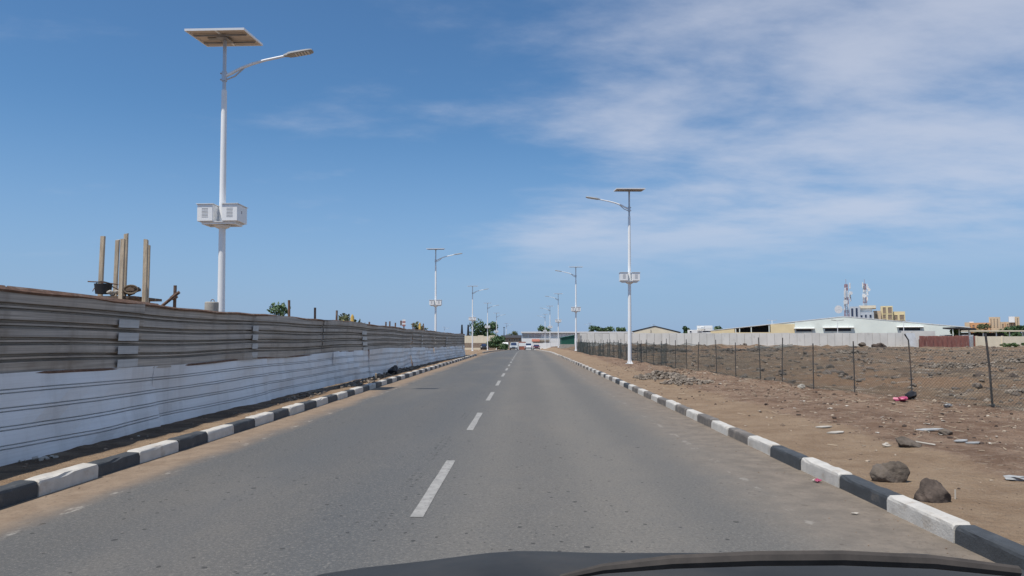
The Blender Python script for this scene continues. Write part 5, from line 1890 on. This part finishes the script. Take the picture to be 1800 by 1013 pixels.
def car(label, px_, py_, Y, paint, facing, L=4.4, Wd=1.85, Hh=1.75, name='car', z=None):
    """facing +1: we see its tail, -1: we see its front"""
    p = at(px_, py_, Y)
    t = thing(name, label, 'car', (p.x, Y, (road_z(p.x, Y) if -4.8 < p.x < 3.3 else h1(p.x, Y)) if z is None else z), 0 if facing > 0 else math.pi)
    # local: nose towards +Y
    w = Wd / 2
    prof = [(-L / 2, .42), (-L / 2 - .02, .80), (-L / 2 + .10, 1.02), (L / 2 - 1.15, 1.02), (L / 2 - .12, .88), (L / 2, .62), (L / 2 - .03, .36)]
    V, F_ = [], []
    for (sx, ins) in ((-1, .06), (-1, 0), (1, 0), (1, .06)):
        for (yy, zz) in prof:
            V.append((sx * (w - ins), yy * (1 - ins * .25), zz if ins == 0 else .69 + (zz - .69) * (1.0 if ins == 0 else 1.03)))
    V = []
    for (xx, k) in ((-w + .07, 1.0), (-w, .93), (w, .93), (w - .07, 1.0)):
        for (yy, zz) in prof:
            V.append((xx, yy * (1 if k == 1 else .985), .66 + (zz - .66) * k))
    n = len(prof)
    for s in range(3):
        for i in range(n):
            j = (i + 1) % n
            F_.append((s * n + i, s * n + j, (s + 1) * n + j, (s + 1) * n + i))
    F_ += [tuple(range(n)), tuple(range(4 * n - 1, 3 * n - 1, -1))]
    MB().add(V, F_).build('body', paint, t, 'auto')
    cab = [(-L / 2 + .12, 1.0, w - .08), (-L / 2 + .35, Hh, w - .22), (L / 2 - 2.1, Hh, w - .22), (L / 2 - 1.25, 1.0, w - .08)]
    V = [(s * q[2], q[0], q[1]) for s in (-1, 1) for q in cab]
    MB().add(V, [(0, 1, 2, 3), (7, 6, 5, 4), (0, 4, 5, 1), (1, 5, 6, 2), (2, 6, 7, 3), (3, 7, 4, 0)]).build('cabin', paint, t)

    def slab(nm, a, c, zlo, zhi, inset, off):
        (ya, z0_, wa), (yb_, z1_, wb_) = a, c
        nrm = Vector((0, -(z1_ - z0_), yb_ - ya)).normalized()
        if nrm.z < 0: nrm = -nrm
        V = []
        for k in (zlo, zhi):
            yy, zz, ww = ya + (yb_ - ya) * k, z0_ + (z1_ - z0_) * k, wa + (wb_ - wa) * k - inset
            for s in (-1, 1):
                V.append(Vector((s * ww, yy, zz)) + nrm * off)
        V2 = [v - nrm * (off + .02) for v in V]
        MB().add(V + V2, [(0, 1, 3, 2), (6, 7, 5, 4), (0, 4, 5, 1), (2, 3, 7, 6), (0, 2, 6, 4), (1, 5, 7, 3)]).build(nm, M['glass'], t)
    slab('rear_window', cab[0], cab[1], .22, .88, .12, .012)
    slab('windscreen', cab[3], cab[2], .10, .90, .10, .012)
    for s in (-1, 1):
        V = []
        for (yy, zz) in ((cab[0][0] + .25, 1.08), (cab[1][0] + .18, Hh - .12), (cab[2][0] - .05, Hh - .12), (cab[3][0] - .25, 1.08)):
            k = (zz - 1.0) / (Hh - 1.0)
            ww = cab[0][2] + (cab[1][2] - cab[0][2]) * k
            V += [(s * (ww + .012), yy, zz), (s * (ww - .02), yy, zz)]
        MB().add(V, [(0, 2, 4, 6), (7, 5, 3, 1), (0, 1, 3, 2), (2, 3, 5, 4), (4, 5, 7, 6), (6, 7, 1, 0)]).build('side_window', M['glass'], t)
        for yy in (-L / 2 + .85, L / 2 - .9):
            wl_ = MB().tube([(s * (w - .20), yy, .34), (s * (w + .01), yy, .34)], .34, 16).build('wheel', M['tyre'], t, 'auto')
            MB().tube([(s * (w - .02), yy, .34), (s * (w + .02), yy, .34)], .20, 12).build('rim', M['chrome'], wl_, 'auto')
        MB().box((s * (w - .22), L / 2 - .06, .74), (.34, .12, .16), ch=.03).build('headlight', M['lightlens'], t)
        MB().box((s * (w - .17), -L / 2 + .0, .86), (.18, .10, .26), ch=.02).build('taillight', M['redlens'], t)
        MB().box((s * (w + .08), L / 2 - 1.5, 1.10), (.16, .10, .14), ch=.03).build('wing_mirror', paint, t)
    MB().box((0, L / 2 - .02, .44), (Wd - .10, .16, .22), ch=.04).build('front_bumper', M['trim'], t)
    MB().box((0, -L / 2 - .01, .50), (Wd - .10, .16, .22), ch=.04).build('rear_bumper', M['trim'], t)
    MB().box((0, L / 2 - .03, .70), (.80, .08, .16)).build('grille', M['trim'], t)
    MB().box((0, -L / 2 - .06, .72), (.50, .06, .12)).build('number_plate', M['whitewall'], t)
    return t


car('silver car facing the camera in the left lane at the far end of the road', 903, 612, 181, M['carsilver'], -1, Hh=1.85)
car('white car seen from behind in the right lane at the far end of the road', 929, 612, 184, M['carwhite'], 1, Hh=1.70)
car('black car parked in the shade under the round bush', 852, 612, 187, M['carblack'], -1, Hh=1.5)
car('dark red car waiting right of the white car by the low wall', 943, 610, 214, M['carred'], -1, Hh=1.5)
# orange-red stall between the two cars
os_ = thing('market_stall', 'orange red covered stall between the silver car and the white car', 'stall', (at(918, 610, 210).x, 210, float(grade(210))))
MB().prism([(-1.1, 1.9), (1.1, 1.9), (.9, 2.2), (-.9, 2.2)], 'y', -.9, .9).build('canopy', M['orangecloth'], os_)
for sx in (-1, 1):
    for sy in (-.8, .8):
        MB().box((sx, sy, .95), (.07, .07, 1.9)).build('leg', M['rust'], os_)
MB().box((0, .1, .48), (1.8, 1.3, .95)).build('counter', M['orangecloth'], os_)
wt = thing('water_cart', 'white round water tank on a stand left of the silver car', 'tank', (at(888.5, 610, 192).x, 192, float(grade(192)) + .05))
MB().tube([(-.8, 0, 1.25), (-.65, 0, 1.25), (.65, 0, 1.25), (.8, 0, 1.25)], [.35, .62, .62, .35], 14).build('tank_body', M['whitewall'], wt, 'auto')
for sx in (-.5, .5):
    MB().box((sx, 0, .35), (.15, .9, .75)).build('stand_leg', M['steel'], wt)

# the bonnet of the car the picture is taken from
CX = .48
own = thing('car', 'dark dusty bonnet of the car that carries the camera, at the bottom edge', 'car', (CX, 0, 0))
ny_, nx_ = 22, 28


def bonnet_z(u, v):
    """u across -1..1, v 0 at the windscreen, 1 at the nose"""
    z = 1.078 - .045 * v - .16 * max(0, v - .55) ** 2 * 3.2 - .036 * abs(u) ** 2.6 - .16 * max(0, abs(u) - .88) ** 2 * 10
    z += .020 * math.exp(-((abs(u) - .50) / .16) ** 2) * (1 - v * .4)
    z -= .22 * max(0, u - .40) ** 2
    return z


V, F_ = [], []
for j in range(ny_):
    v = j / (ny_ - 1)
    for i in range(nx_):
        u = -1 + 2 * i / (nx_ - 1)
        hw = 1.08 - .08 * v ** 3
        yy = .98 + (2.22 - .10 * u * u - .98) * v
        V.append((u * hw, yy, bonnet_z(u, v)))
top_n = len(V)
for j in range(ny_ - 1):
    for i in range(nx_ - 1):
        a = j * nx_ + i
        F_.append((a, a + 1, a + nx_ + 1, a + nx_))
bo = MB().add(V, F_).build('bonnet', M['bonnet'], own, 'all')
md = bo.modifiers.new('gauge', 'SOLIDIFY'); md.thickness = .012; md.offset = -1
refl_pts = [at(px_, py_, 1.25) - Vector((CX, 0, 0)) for px_, py_ in ((985, 1016), (1060, 1000), (1180, 988), (1330, 982), (1480, 981), (1640, 988), (1790, 1005))]
MB().tube(refl_pts, [.005, .008, .011, .012, .012, .011, .009], 8).build('reflection_strip', M['reflection_strip'], own, 'auto')  # thin brown strip added to imitate a reflection band on the bonnet
# wings, nose and sills that carry it
b = MB()
for s in (-1, 1):
    pts = []
    for yy, zt_, zlow, xo in ((.6, 1.00, .35, 1.08), (1.0, .99, .72, 1.09), (1.25, .97, .80, 1.10), (1.55, .95, .82, 1.10), (1.85, .90, .72, 1.08), (2.1, .80, .40, 1.0)):
        pts.append((yy, zt_, zlow, xo))
    V, F_ = [], []
    for (yy, zt_, zlow, xo) in pts:
        V += [(s * (xo - .055), yy, zt_ + .0), (s * xo, yy, zt_ - .08), (s * xo, yy, zlow), (s * (xo - .2), yy, zlow)]
    for i in range(len(pts) - 1):
        for k in range(3):
            F_.append((i * 4 + k, i * 4 + k + 1, i * 4 + 5 + k, i * 4 + 4 + k))
    MB().add(V, F_).build('wing', M['bonnet'], own, 'auto')
    w_ = MB().tube([(s * .78, 1.40, .36), (s * 1.02, 1.40, .36)], .36, 20).build('wheel', M['tyre'], own, 'auto')
    MB().tube([(s * 1.0, 1.40, .36), (s * 1.03, 1.40, .36)], .22, 14).build('rim', M['chrome'], w_, 'auto')
    MB().box((s * .62, 2.12, .68), (.34, .16, .18), ch=.05).build('headlight', M['lightlens'], own)
MB().box((0, 2.10, .45), (1.7, .24, .28), ch=.06).build('front_bumper', M['trim'], own)
MB().box((0, 2.12, .68), (.86, .06, .16)).build('grille', M['trim'], own)
MB().box((0, .95, .60), (1.68, .04, .70)).build('bulkhead', M['trim'], own)
MB().box((0, 1.5, .55), (1.2, 1.1, .35)).build('engine_tray', M['trim'], own)
